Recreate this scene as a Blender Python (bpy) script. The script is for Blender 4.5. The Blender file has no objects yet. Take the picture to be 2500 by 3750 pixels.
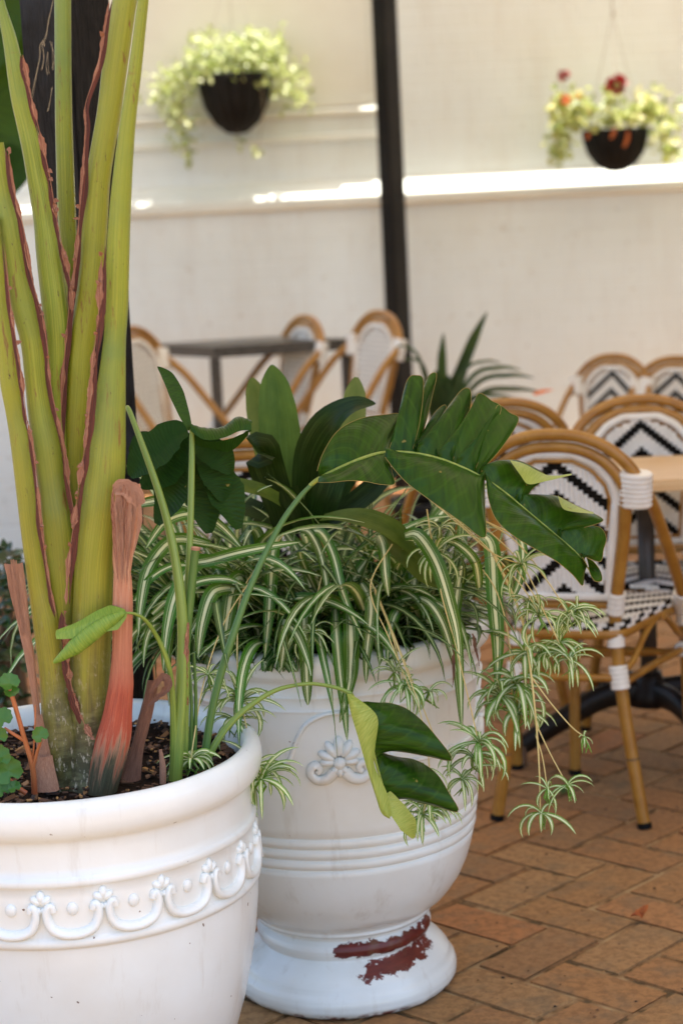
import bpy, bmesh, math, random
from mathutils import Vector, Matrix, noise
R_ = random.Random(7)
sc = bpy.context.scene
COL = sc.collection
# ------------------------------------------------------------------ camera
CAM_H, TILT, ROLL, FPX, KPX = 1.40832, 0.1664369, 0.0498722, 7292.0, 2500/1568
_fw = Vector((0, math.cos(TILT), -math.sin(TILT))); _dn = Vector((0, -math.sin(TILT), -math.cos(TILT))); _rt = Vector((1, 0, 0))
_c, _s = math.cos(ROLL), math.sin(ROLL)
AX_R, AX_D = _c*_rt + _s*_dn, -_s*_rt + _c*_dn
cam = bpy.data.cameras.new('camera'); cam_o = bpy.data.objects.new('camera', cam); COL.objects.link(cam_o)
cam_o.matrix_world = Matrix(((AX_R.x, -AX_D.x, -_fw.x, 0), (AX_R.y, -AX_D.y, -_fw.y, 0), (AX_R.z, -AX_D.z, -_fw.z, CAM_H), (0, 0, 0, 1)))
cam.sensor_fit = 'VERTICAL'; cam.sensor_height = 36; cam.sensor_width = 24; cam.lens = 70.0
cam.clip_start = .05; cam.clip_end = 300
cam.dof.use_dof = True; cam.dof.focus_distance = 2.95; cam.dof.aperture_fstop = 4.0
sc.camera = cam_o
# ------------------------------------------------------------------ world, sun, exposure
SUN = Vector((.27, .012, .95)).normalized()
w = bpy.data.worlds.new('World'); sc.world = w; w.use_nodes = True
nt = w.node_tree; bg = nt.nodes['Background']
sky = nt.nodes.new('ShaderNodeTexSky'); sky.sky_type = 'NISHITA'; sky.sun_disc = False
sky.sun_elevation = math.asin(SUN.z); sky.sun_rotation = math.atan2(SUN.x, SUN.y)
sky.dust_density = 2.6; sky.ozone_density = .8
nt.links.new(sky.outputs[0], bg.inputs[0]); bg.inputs[1].default_value = .13
sl = bpy.data.lights.new('sun', 'SUN'); sl.energy = 5.0; sl.angle = math.radians(.53); sl.color = (1, .95, .86)
so = bpy.data.objects.new('sun', sl); COL.objects.link(so); so.rotation_euler = (-SUN).to_track_quat('-Z', 'Y').to_euler(); so.location = (2, 5, 8)
sc.view_settings.view_transform = 'Standard'; sc.view_settings.look = 'None'; sc.view_settings.gamma = 1
sc.view_settings.exposure = 1.82
sc.render.engine = 'CYCLES'
sc.cycles.use_denoising = True
try: sc.cycles.denoiser = 'OPENIMAGEDENOISE'
except Exception: pass
sc.cycles.max_bounces = 10; sc.cycles.diffuse_bounces = 6; sc.cycles.transmission_bounces = 6
sc.cycles.sample_clamp_indirect = 6

# ------------------------------------------------------------------ helpers: placing
def pt(x, y, Y):                      # point of the depth plane Y seen at (x, y) of the 1568 px wide picture
    d = AX_R*((x*KPX-1250)/FPX) + AX_D*((y*KPX-1875)/FPX) + _fw
    return Vector((0, 0, CAM_H)) + d*(Y/d.y)
def ptz(x, y, Z):
    d = AX_R*((x*KPX-1250)/FPX) + AX_D*((y*KPX-1875)/FPX) + _fw
    return Vector((0, 0, CAM_H)) + d*((Z-CAM_H)/d.z)
def proj(p):
    v = Vector(p)-Vector((0, 0, CAM_H)); z = v.dot(_fw)
    return ((1250+FPX*v.dot(AX_R)/z)/KPX, (1875+FPX*v.dot(AX_D)/z)/KPX)
def M2(Y): return KPX/FPX*Y           # metres for one picture pixel at depth Y
def lerp(a, b, t): return a+(b-a)*t
def spl(P, n):                        # Catmull-Rom resample, n points
    P = [p if isinstance(p, Vector) else Vector(p) for p in P]
    m = len(P)-1; out = []
    for i in range(n):
        t = i/(n-1)*m; k = min(int(t), m-1); u = t-k
        p0, p1, p2, p3 = P[max(k-1, 0)], P[k], P[k+1], P[min(k+2, m)]
        out.append(.5*((2*p1)+(p2-p0)*u+(2*p0-5*p1+4*p2-p3)*u*u+(3*p1-p0-3*p2+p3)*u**3))
    return out
def lin(L, t):                        # linear lookup of list L at t in 0..1
    x = t*(len(L)-1); k = min(int(x), len(L)-2) if len(L) > 1 else 0
    return L[0] if len(L) == 1 else lerp(L[k], L[k+1], x-k)
# ------------------------------------------------------------------ helpers: materials
def hx(h):
    c = [int(h[i:i+2], 16)/255 for i in (0, 2, 4)]
    return tuple((v/12.92 if v <= .04045 else ((v+.055)/1.055)**2.4) for v in c)+(1,)
class N:
    def __init__(s, name):
        s.m = bpy.data.materials.new(name); s.m.use_nodes = True; s.t = s.m.node_tree; s.b = s.t.nodes['Principled BSDF']; s.o = s.t.nodes['Material Output']
    def n(s, ty, **k):
        x = s.t.nodes.new('ShaderNode'+ty)
        for a, v in k.items():
            if hasattr(x, a): setattr(x, a, v)
        return x
    def l(s, a, b): s.t.links.new(a, b)
    def coord(s, out='Object', scale=(1, 1, 1), rot=(0, 0, 0), loc=(0, 0, 0)):
        c = s.n('TexCoord'); m = s.n('Mapping'); m.inputs['Scale'].default_value = scale; m.inputs['Rotation'].default_value = rot; m.inputs['Location'].default_value = loc
        s.l(c.outputs[out], m.inputs[0]); return m.outputs[0]
    def noise(s, vec, scale, detail=4, rough=.55, dist=0):
        x = s.n('TexNoise'); x.inputs['Scale'].default_value = scale; x.inputs['Detail'].default_value = detail; x.inputs['Roughness'].default_value = rough; x.inputs['Distortion'].default_value = dist
        if vec is not None: s.l(vec, x.inputs['Vector'])
        return x.outputs[0]
    def ramp(s, fac, stops, interp='LINEAR'):
        r = s.n('ValToRGB'); e = r.color_ramp.elements; r.color_ramp.interpolation = interp
        while len(e) < len(stops): e.new(.5)
        for q, (p, c) in zip(e, stops):
            q.position = p; q.color = c if isinstance(c, tuple) else (c, c, c, 1)
        s.l(fac, r.inputs[0]); return r.outputs[0]
    def mix(s, fac, a, b, mode='MIX'):
        x = s.n('Mix', data_type='RGBA', blend_type=mode)
        for v, i in ((fac, 0), (a, 6), (b, 7)):
            if hasattr(v, 'links') or hasattr(v, 'is_linked'): s.l(v, x.inputs[i])
            else: x.inputs[i].default_value = v
        return x.outputs[2]
    def math(s, op, a, b=0.0, c=None):
        x = s.n('Math', operation=op)
        for i, v in enumerate((a, b, c)):
            if v is None: continue
            if hasattr(v, 'is_linked'): s.l(v, x.inputs[i])
            else: x.inputs[i].default_value = v
        return x.outputs[0]
    def sep(s, vec):
        x = s.n('SeparateXYZ'); s.l(vec, x.inputs[0]); return x.outputs
    def bump(s, h, strength=.3, dist=.002):
        b = s.n('Bump'); b.inputs['Strength'].default_value = strength; b.inputs['Distance'].default_value = dist; s.l(h, b.inputs['Height']); s.l(b.outputs[0], s.b.inputs['Normal']); return b.outputs[0]
    def base(s, v):
        if hasattr(v, 'is_linked'): s.l(v, s.b.inputs['Base Color'])
        else: s.b.inputs['Base Color'].default_value = v
    def set(s, **k):
        for a, v in k.items():
            i = s.b.inputs[a.replace('_', ' ')]
            if hasattr(v, 'is_linked'): s.l(v, i)
            else: i.default_value = v
    def translucent(s, colsock, f):
        t = s.n('BsdfTranslucent'); mx = s.n('MixShader'); mx.inputs[0].default_value = f
        if hasattr(colsock, 'is_linked'): s.l(colsock, t.inputs[0])
        else: t.inputs[0].default_value = colsock
        s.l(s.b.outputs[0], mx.inputs[1]); s.l(t.outputs[0], mx.inputs[2]); s.l(mx.outputs[0], s.o.inputs[0])
MAT = {}
def simple(key, c1, c2, scale=8, rough=.5, bump=.0, bscale=40, coord='Object', sc3=(1, 1, 1), dist=.002, spec=.5):
    x = N(key); v = x.coord(coord, sc3); f = x.noise(v, scale); x.base(x.mix(x.ramp(f, [(.3, 0.), (.7, 1.)]), hx(c1), hx(c2)))
    x.set(Roughness=rough); x.b.inputs['Specular IOR Level'].default_value = spec
    if bump: x.bump(x.noise(v, bscale), bump, dist)
    MAT[key] = x.m; return x
def obj_random(x, col, amt=.25, dark=True):
    oi = x.n('ObjectInfo'); hs = x.n('HueSaturation'); x.l(col, hs.inputs['Color'])
    x.l(x.math('MULTIPLY_ADD', oi.outputs['Random'], amt, 1-amt*.6), hs.inputs['Value'])
    x.l(x.math('MULTIPLY_ADD', oi.outputs['Random'], .03, .485), hs.inputs['Hue'])
    return hs.outputs[0]

def make_materials():
    # glazed ceramic, a little dirty
    x = N('white_glaze'); v = x.coord(); f = x.noise(v, 5, 6); g = x.noise(v, 60, 3)
    c = x.mix(x.ramp(f, [(.35, 0.), (.75, 1.)]), hx('e6ecea'), hx('dcdcd4'))
    sp = x.ramp(x.noise(v, 95, 1), [(.78, 0.), (.79, 1.)])
    c = x.mix(sp, c, hx('6a5548')); c = x.mix(x.ramp(x.noise(x.coord('Object', (9, 9, 1.4)), 3, 6, .7), [(.56, 0.), (.78, .32)]), c, hx('a89a82')); x.base(c); x.set(Roughness=.28); x.b.inputs['Coat Weight'].default_value = .25; x.b.inputs['Coat Roughness'].default_value = .12
    x.bump(x.mix(.3, x.noise(v, 9, 3), g), .25, .003); MAT['white_glaze'] = x.m
    # urn: painted white over oxblood glaze; chips concentrated on the foot and ring
    x = N('chipped_paint'); v = x.coord(); X = x.sep(v)
    f = x.noise(v, 5, 6); c = x.mix(x.ramp(f, [(.35, 0.), (.75, 1.)]), hx('e6ecea'), hx('dcdcd4'))
    ang = x.math('ARCTAN2', X[1], X[0])                      # -pi/2 faces the street side
    nz = x.noise(v, 55, 8, .72)
    def band(val, lo, hi, soft):
        a = x.n('MapRange', interpolation_type='SMOOTHSTEP'); a.inputs[1].default_value = lo-soft; a.inputs[2].default_value = lo+soft; x.l(val, a.inputs[0])
        b = x.n('MapRange', interpolation_type='SMOOTHSTEP'); b.inputs[1].default_value = hi-soft; b.inputs[2].default_value = hi+soft; x.l(val, b.inputs[0])
        return x.math('SUBTRACT', a.outputs[0], b.outputs[0])
    m1 = x.math('MULTIPLY', band(ang, -1.72, -.12, .08), band(X[2], .094, .121, .010))
    m2 = x.math('MULTIPLY', band(ang, -1.42, -.30, .14), band(x.math('ADD', X[2], x.math('MULTIPLY', ang, -.014)), .078, .106, .012))
    big = x.math('MAXIMUM', m1, m2)
    flk = x.ramp(x.noise(v, 38, 5, .7), [(.64, 0.), (.65, 1.)]); chip = x.ramp(x.math('SUBTRACT', 0.0, 0.0), [(0., 0.), (1., 1.)]) if False else x.ramp(x.math('ADD', big, x.math('MULTIPLY', x.math('SUBTRACT', nz, .5), 2.4)), [(.62, 0.), (.635, 1.)])
    chip = x.math('MULTIPLY', chip, x.math('SUBTRACT', 1.0, flk)); small = x.ramp(x.noise(v, 42, 2, .4), [(.80, 0.), (.81, 1.)])
    low = x.math('MULTIPLY', band(X[2], -.02, .010, .004), x.ramp(x.noise(v, 30, 4), [(.45, 0.), (.6, 1.)]))
    chipf = x.math('MAXIMUM', x.math('MAXIMUM', chip, small), low)
    ox = x.mix(x.noise(x.coord('Object', (14, 14, 60)), 3, 5), hx('3a0d0a'), hx('7d2a1c'))
    ox = x.mix(x.ramp(x.noise(v, 18, 3), [(.55, 0.), (.7, 1.)]), ox, hx('6e4a34'))
    gr = x.math('MULTIPLY', x.ramp(x.noise(x.coord('Object', (9, 9, 1.6)), 3, 6, .7), [(.55, 0.), (.75, .35)]), 1.0); c = x.mix(gr, c, hx('a89a82')); x.base(x.mix(chipf, c, ox)); x.set(Roughness=x.math('MULTIPLY_ADD', chipf, .22, .27)); x.b.inputs['Coat Weight'].default_value = .12; x.b.inputs['Coat Roughness'].default_value = .12
    x.bump(x.math('ADD', x.math('MULTIPLY', chipf, -.35), x.math('MULTIPLY', x.noise(v, 10, 3), .5)), .4, .0025); MAT['chipped_paint'] = x.m
    # pavers
    for key, isl in (('paver', False), ('paver_far', True)):
        x = N(key); v = x.coord('Object' if isl else 'Object'); 
        if isl: rnd = x.n('NewGeometry').outputs['Random Per Island']
        else: rnd = x.n('ObjectInfo').outputs['Random']
        gv = x.n('NewGeometry').outputs['Position']
        c = x.ramp(rnd, [(0., hx('9c7547')), (.3, hx('a37343')), (.55, hx('946d44')), (.8, hx('a47e50')), (1., hx('a86a3a'))])
        c = x.mix(x.ramp(x.noise(gv, 60, 5, .7), [(.42, 0.), (.6, .6)]), c, hx('6f4d2b'))
        c = x.mix(x.ramp(x.noise(gv, 11, 4), [(.5, 0.), (.72, .6)]), c, hx('6f5f46'))
        c = x.mix(x.ramp(x.noise(gv, 220, 2), [(.66, 0.), (.72, .7)]), c, hx('5a4332'))
        x.base(c); x.set(Roughness=.85); x.bump(x.noise(gv, 150, 5, .7), .5, .0015); MAT[key] = x.m
    x = N('joint_sand'); gv = x.n('NewGeometry').outputs['Position']
    c = x.ramp(x.noise(gv, 16, 5), [(.42, hx('5a4628')), (.46, hx('84633e')), (.62, hx('a3875f'))]); x.base(c); x.set(Roughness=.95); x.bump(x.noise(gv, 300, 4), .6, .002); MAT['joint_sand'] = x.m
    # walls
    x = N('painted_brick_wall'); v = x.coord('Object'); b = x.n('TexBrick'); x.l(x.coord('Object', (1, 1, 1), (math.pi/2, 0, 0)), b.inputs['Vector'])
    b.inputs['Scale'].default_value = 1; b.inputs['Brick Width'].default_value = .24; b.inputs['Row Height'].default_value = .086; b.inputs['Mortar Size'].default_value = .006; b.inputs['Mortar Smooth'].default_value = .6
    f = x.noise(v, 1.3, 6); c = x.mix(x.ramp(f, [(.35, 0.), (.7, 1.)]), hx('dfe8e8'), hx('d6dcd8'))
    c = x.mix(x.ramp(x.noise(v, 26, 3), [(.66, 0.), (.74, .5)]), c, hx('aca08c')); c = x.mix(x.ramp(x.noise(x.coord('Object', (3, 3, .5)), 2.5, 6, .7), [(.5, 0.), (.72, .22)]), c, hx('b8ad9c')); x.base(c); x.set(Roughness=.62)
    x.bump(x.math('ADD', x.math('MULTIPLY', b.outputs['Fac'], -.7), x.math('MULTIPLY', x.noise(v, 30, 4), .35)), .45, .006); MAT['painted_brick_wall'] = x.m
    simple('white_timber', 'dee2da', 'd4d6cc', 3, .5, .1, 50)
    simple('white_cap', 'dee2da', 'd4d6cc', 3, .5, .1, 60)
    simple('sky_block_brick', '5e4634', '745842', 9, .9, .3, 60, spec=.2)
    # black timber post
    x = N('black_timber'); v = x.coord('Object', (30, 30, 3)); f = x.noise(v, 6, 8, .7); f2 = x.noise(x.coord('Object'), 9, 4)
    c = x.mix(x.ramp(f, [(.35, 0.), (.7, 1.)]), hx('100f0f'), hx('2a2826')); c = x.mix(x.ramp(f2, [(.5, 0.), (.75, .5)]), c, hx('3a4149'))
    x.base(c); x.set(Roughness=.55); x.b.inputs['Specular IOR Level'].default_value = .10; x.bump(f, .8, .004); MAT['black_timber'] = x.m
    simple('black_steel', '14120f', '1e1b17', 6, .45, spec=.10)
    simple('soil', '160f0a', '2b1e13', 30, .95, .9, 90, dist=.01, spec=.1)
    x = N('bark'); isl = x.n('NewGeometry').outputs['Random Per Island']; c = x.ramp(isl, [(0., hx('2b1d14')), (.5, hx('4a3220')), (.85, hx('6d4a2e')), (1., hx('b88a52'))]); x.base(c); x.set(Roughness=.85); MAT['bark'] = x.m
    # bird of paradise stalks
    x = N('stalk'); oi = x.n('ObjectInfo').outputs['Random']; u = x.coord('UV', (26, .9, 1)); f = x.noise(u, 4, 5, .6); g = x.noise(x.coord('Object'), 4.5, 4)
    V = x.sep(x.coord('Object'))
    c = x.mix(x.ramp(f, [(.40, 0.), (.62, 1.)]), hx('74881e'), hx('9fa636')); c = x.mix(x.ramp(g, [(.45, 0.), (.62, .9)]), c, hx('66843c'))
    c = x.mix(x.math('MULTIPLY', oi, .6), c, hx('9c9722'))
    c = x.mix(x.ramp(x.noise(x.coord('UV', (70, 2.5, 1)), 3, 5, .75), [(.56, 0.), (.64, .7)]), c, hx('6b6a34'))
    c = x.mix(x.ramp(x.noise(x.coord('Object', (30, 30, 3.5)), 3, 6, .75), [(.60, 0.), (.66, .8)]), c, hx('7a4a28'))
    c = x.mix(x.ramp(x.noise(x.coord('Object', (40, 40, 12)), 3.5, 5, .7), [(.665, 0.), (.69, .9)]), c, hx('4a2c20'))
    c = x.mix(x.ramp(x.noise(x.coord('Object', (3, 3, 60)), 1.4, 4, .6), [(.70, 0.), (.74, .5)]), c, hx('8a4a22'))
    agef = x.n('MapRange'); agef.inputs[1].default_value = 1.15; agef.inputs[2].default_value = .62; agef.inputs[3].default_value = 0; agef.inputs[4].default_value = .6
    wob = x.math('ADD', V[2], x.math('MULTIPLY', x.math('SUBTRACT', x.noise(x.coord('Object', (20, 20, 3)), 2, 4), .5), .55)); x.l(wob, agef.inputs[0])
    c = x.mix(agef.outputs[0], c, x.mix(x.ramp(x.noise(u, 3, 4), [(.4, 0.), (.6, 1.)]), hx('6e5c1e'), hx('9a842c')))
    old = x.n('MapRange'); old.inputs[1].default_value = .84; old.inputs[2].default_value = .60; old.inputs[4].default_value = .95; x.l(wob, old.inputs[0])
    c = x.mix(old.outputs[0], c, x.mix(x.ramp(x.noise(x.coord('Object', (25, 25, 60)), 2, 5), [(.45, 0.), (.62, 1.)]), hx('3b3a28'), hx('5f5f42')))
    scuff = x.math('MULTIPLY', old.outputs[0], x.ramp(x.noise(x.coord('Object', (60, 60, 22)), 2.5, 6, .75), [(.57, 0.), (.60, 1.)]))
    c = x.mix(scuff, c, hx('aaa18c'))
    x.base(c); x.set(Roughness=.32); x.bump(x.noise(x.coord('UV', (60, .6, 1)), 4, 5, .6), .6, .0015); MAT['stalk'] = x.m
    x = N('dry_margin'); u = x.coord('UV', (7, 5, 1)); c = x.ramp(x.noise(u, 2.2, 5, .7), [(.36, hx('4a2014')), (.46, hx('844e38')), (.55, hx('b07c60')), (.66, hx('d6ae90'))]); x.base(c); x.set(Roughness=.7); x.bump(x.noise(x.coord('UV', (30, 3, 1)), 2, 4), .5, .002); x.translucent(c, .15); MAT['dry_margin'] = x.m
    x = N('dry_margin_shadow'); u = x.coord('UV', (9, 4, 1)); c = x.ramp(x.noise(u, 2.2, 5, .7), [(.38, hx('240c08')), (.5, hx('4d1d12')), (.64, hx('7c3824'))]); x.base(c); x.set(Roughness=.65); MAT['dry_margin_shadow'] = x.m
    x = N('dry_sheath'); u = x.coord('UV', (22, 2, 1)); V = x.sep(x.coord('UV')); f = x.noise(u, 3, 6, .7); pa = x.noise(x.coord('UV', (4, 3, 1)), 2, 5, .7)
    V1n = x.math('ADD', V[1], x.math('MULTIPLY', x.math('SUBTRACT', pa, .5), .4))
    c = x.mix(x.ramp(f, [(.38, 0.), (.62, 1.)]), hx('b06e50'), hx('d39a78')); c = x.mix(x.ramp(pa, [(.45, 0.), (.62, .6)]), c, hx('e6bd9a'))
    c = x.mix(x.ramp(V1n, [(.40, 0.), (.58, .35), (.70, .85), (.84, .9), (.92, .1)]), c, x.mix(x.ramp(f, [(.38, 0.), (.62, 1.)]), hx('8a2412'), hx('bd5230')))
    c = x.mix(x.ramp(x.noise(x.coord('UV', (40, 2, 1)), 3, 5), [(.57, 0.), (.66, .75)]), c, hx('5a2416'))
    c = x.mix(x.ramp(V1n, [(.86, 0.), (.95, 1.)]), c, x.mix(x.ramp(f, [(.45, 0.), (.6, 1.)]), hx('35331f'), hx('55543a')))
    x.base(c); x.set(Roughness=.7); x.bump(x.noise(x.coord('UV', (14, 2, 1)), 3, 6, .7), .6, .004); MAT['dry_sheath'] = x.m
    x = N('dry_sheath_pale'); u = x.coord('UV', (30, 2, 1)); f = x.noise(u, 3, 6, .7); c = x.mix(x.ramp(f, [(.38, 0.), (.62, 1.)]), hx('ab6f54'), hx('d9a888')); x.base(c); x.set(Roughness=.75); x.bump(f, .9, .004); MAT['dry_sheath_pale'] = x.m
    x = N('dry_sheath_dark'); u = x.coord('UV', (30, 2, 1)); f = x.noise(u, 3, 6, .7); c = x.mix(x.ramp(f, [(.38, 0.), (.62, 1.)]), hx('5c3326'), hx('a87a60')); x.base(c); x.set(Roughness=.8); x.bump(f, .9, .004); MAT['dry_sheath_dark'] = x.m
    simple('green_stem', '5d7a2e', '8b9c42', 3, .4, .2, 6, 'UV', (18, 1, 1))
    simple('dark_stem', '3d6428', '5b7c38', 3, .4, .2, 6, 'UV', (18, 1, 1))
    simple('red_stem', '8a3c22', 'b36a3c', 6, .5)
    simple('brown_stem', '5a4632', '7b6348', 9, .8, .4, 20)
    simple('cord_root', '8a7a5c', 'a8977a', 9, .8)
    # broad leaves with veins (v along the midrib, u outwards)
    def broad(key, c1, c2, vein, tr=.25, rough=.42, wv=26., slant=1.2, va=.35, spec=.4):
        x = N(key); U = x.sep(x.coord('UV')); ph = x.math('ADD', U[1], x.math('MULTIPLY', U[0], slant*.1))
        wob = x.noise(x.coord('UV', (1, 6, 1)), 3, 2); ph2 = x.math('ADD', x.math('MULTIPLY', ph, wv*6.283), x.math('MULTIPLY', wob, 1.2))
        wv1 = x.math('SINE', ph2); fine = x.math('SINE', x.math('MULTIPLY', ph, wv*6.283*4.3))
        f = x.noise(x.coord('UV', (.6, 30, 1)), 2.2, 5); g = x.noise(x.coord('Object'), 7, 3)
        c = x.mix(x.ramp(f, [(.38, 0.), (.62, 1.)]), hx(c1), hx(c2)); c = x.mix(x.ramp(wv1, [(.80, 0.), (1., va)]), c, hx(vein))
        c = x.mix(x.ramp(g, [(.40, 0.), (.65, .5)]), c, hx(c2)); c = x.mix(x.ramp(x.noise(x.coord('Object'), 46, 2), [(.74, 0.), (.77, .8)]), c, hx('8a7a3a'))
        x.base(c); x.set(Roughness=rough); x.b.inputs['Specular IOR Level'].default_value = spec
        x.bump(x.math('ADD', x.math('MULTIPLY', wv1, .6), x.math('MULTIPLY', fine, .12)), .3, .002)
        x.translucent(x.mix(.5, c, hx('9db83a')), tr); MAT[key] = x.m
    broad('leaf_big', '15330a', '2a4c0c', '4a6a1e', .10, .33, va=.2, spec=.16)
    broad('leaf_dark', '143009', '1e400e', '2c4c18', .06, .45, va=.1, spec=.12)
    broad('leaf_under', '93a644', 'b7bf5e', '8f9f4a', .3, .45, va=.25)
    broad('leaf_young', '5b8a2c', '9bb548', 'a9c060', .3, va=.25)
    x = N('leaf_edge'); x.base(hx('94803e')); x.set(Roughness=.7); MAT['leaf_edge'] = x.m
    # strap leaves
    def strap(key, c1, c2, tr=.2, rough=.36):
        x = N(key); u = x.coord('UV', (16, 1, 1)); f = x.noise(u, 3, 4); g = x.noise(x.coord('UV', (1, 3, 1)), 1.5, 3)
        c = x.mix(x.ramp(g, [(.35, 0.), (.7, 1.)]), hx(c1), hx(c2)); c = x.mix(x.ramp(f, [(.5, 0.), (.75, .3)]), c, hx('6f8c48')); c = obj_random(x, c, .25)
        x.base(c); x.set(Roughness=rough); x.b.inputs['Specular IOR Level'].default_value = .18; x.bump(f, .25, .0012); x.translucent(x.mix(.5, c, hx('9db83a')), tr); MAT[key] = x.m
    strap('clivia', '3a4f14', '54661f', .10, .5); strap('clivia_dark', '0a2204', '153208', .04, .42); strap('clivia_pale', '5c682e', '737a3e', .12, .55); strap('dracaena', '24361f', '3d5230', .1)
    # variegated spider plant leaves
    def varieg(key, green1, green2, cream, wid=.15, tr=.3):
        x = N(key); U = x.sep(x.coord('UV')); d = x.math('ABSOLUTE', x.math('SUBTRACT', U[0], .5))
        nn = x.noise(x.coord('UV', (9, .7, 1)), 3, 4); dd = x.math('ADD', d, x.math('MULTIPLY', x.math('SUBTRACT', nn, .5), .22))
        f = x.ramp(dd, [(wid-.03, 1.), (wid+.03, 0.)]); thin = x.ramp(x.math('ABSOLUTE', x.math('SUBTRACT', dd, wid+.12)), [(.015, .55), (.035, 0.)])
        g = x.mix(x.noise(x.coord('UV', (3, 3, 1)), 2, 3), hx(green1), hx(green2)); g = obj_random(x, g, .4)
        c = x.mix(x.math('MAXIMUM', f, thin), g, hx(cream)); tipr = x.math('MULTIPLY', x.n('ObjectInfo').outputs['Random'], .35); c = x.mix(x.ramp(x.math('ADD', U[1], tipr), [(1.16, 0.), (1.22, 1.)]), c, hx('7a4a22')); x.base(c); x.set(Roughness=.36); x.b.inputs['Specular IOR Level'].default_value = .3
        x.bump(x.noise(x.coord('UV', (14, .6, 1)), 3, 3), .3, .001); x.translucent(x.mix(.35, c, hx('a9c04a')), tr); MAT[key] = x.m
    varieg('spider_leaf', '2a580f', '4f8022', 'e0e6b8', .115, .18); varieg('spider_pup', '55801c', '7a9e34', 'e6e8ba', .18, .2); varieg('spider_shade', '17390a', '2c5614', 'a6b878', .10, .07)  # spider_shade: spider_leaf darkened, shade of the inner leaves put into its colour
    x = N('runner'); x.base(x.mix(x.noise(x.coord('Object'), 14, 3), hx('c9b06a'), hx('d8c98c'))); x.set(Roughness=.5); MAT['runner'] = x.m
    simple('root_tip', 'b58a50', '8a5a34', 20, .8)
    # small foliage
    def small(key, cs, tr=.3, rough=.4):
        x = N(key); isl = x.n('NewGeometry').outputs['Random Per Island']; c = x.ramp(isl, [(i/(len(cs)-1), hx(q)) for i, q in enumerate(cs)]); x.base(c); x.set(Roughness=rough); x.translucent(x.mix(.4, c, hx('b9cc4e')), tr); MAT[key] = x.m
    small('basket_leaf', ['66753a', '8f9a58', 'b4b884', 'a0a868'], .35); small('jade_leaf', ['162c10', '223c18', '335026', '1a3012'], .05, .3)
    small('begonia_leaf', ['1e4a12', '32651c', '5a8a2c'], .2); small('geranium_leaf', ['62703a', '8c9450', 'b2b078', 'a39a58'], .35); small('far_leaf', ['4a6a22', '6d8a2c', '8fa63a'], .4)
    simple('flower_red', '7c0612', 'a01018', 30, .6); simple('flower_orange', 'c8562a', 'dd7a34', 30, .6)
    simple('dry_leaf', '8a3f1c', 'b8682c', 40, .8); simple('green_bit', '3f5a2a', '55702f', 40, .7)
    # baskets
    simple('coir_liner', '080706', '15120f', 14, .7, .6, 20, dist=.01, spec=.25); simple('chain_metal', '8c857a', 'a39c90', 30, .45)
    simple('cobweb', 'b8a888', 'cbbd9f', 30, .9)
    # chairs
    x = N('rattan_tube'); v = x.coord('Object', (8, 8, 8)); f = x.noise(v, 3, 5, .6); c = x.mix(x.ramp(f, [(.3, 0.), (.7, 1.)]), hx('946423'), hx('ab7c34')); c = x.mix(x.ramp(x.noise(x.coord('Object', (30, 30, 4)), 4, 4), [(.6, 0.), (.72, .5)]), c, hx('714614')); x.base(c); x.set(Roughness=.33); MAT['rattan_tube'] = x.m
    simple('weave_white', 'e9e6de', 'dcd7cc', 40, .4); simple('weave_black', '0d0b08', '17130e', 40, .55, spec=.12); simple('wrap_white', 'eae6dc', 'ddd6c8', 20, .45, .2, 80); simple('weave_grey', '9b9c96', 'b5b5ae', 40, .5)
    simple('rubber', '0c0b0b', '141312', 20, .6, spec=.15)
    x = N('pale_wood'); f = x.noise(x.coord('Object', (2, 26, 26)), 3, 6, .6); x.base(x.mix(x.ramp(f, [(.35, 0.), (.7, 1.)]), hx('dcbd8e'), hx('c9a271'))); x.set(Roughness=.35); MAT['pale_wood'] = x.m
    simple('cast_iron', '1c1611', '2a211a', 12, .4, .2, 60, spec=.2); simple('steel_column', '40382f', '544b41', 12, .35, spec=.3); simple('chrome', 'b8b5b0', 'a09c98', 12, .2)
    MAT['chrome'].node_tree.nodes['Principled BSDF'].inputs['Metallic'].default_value = .9
    simple('granite', '26231f', '6a645b', 130, .35, spec=.25)
    x = N('shade_awning_cloth'); x.base(hx('d8d4cc')); x.set(Roughness=.9); x.translucent(hx('f4e4c4'), .15); MAT['shade_awning_cloth'] = x.m  # warm cloth tints the light that passes the added awning
make_materials()
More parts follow.
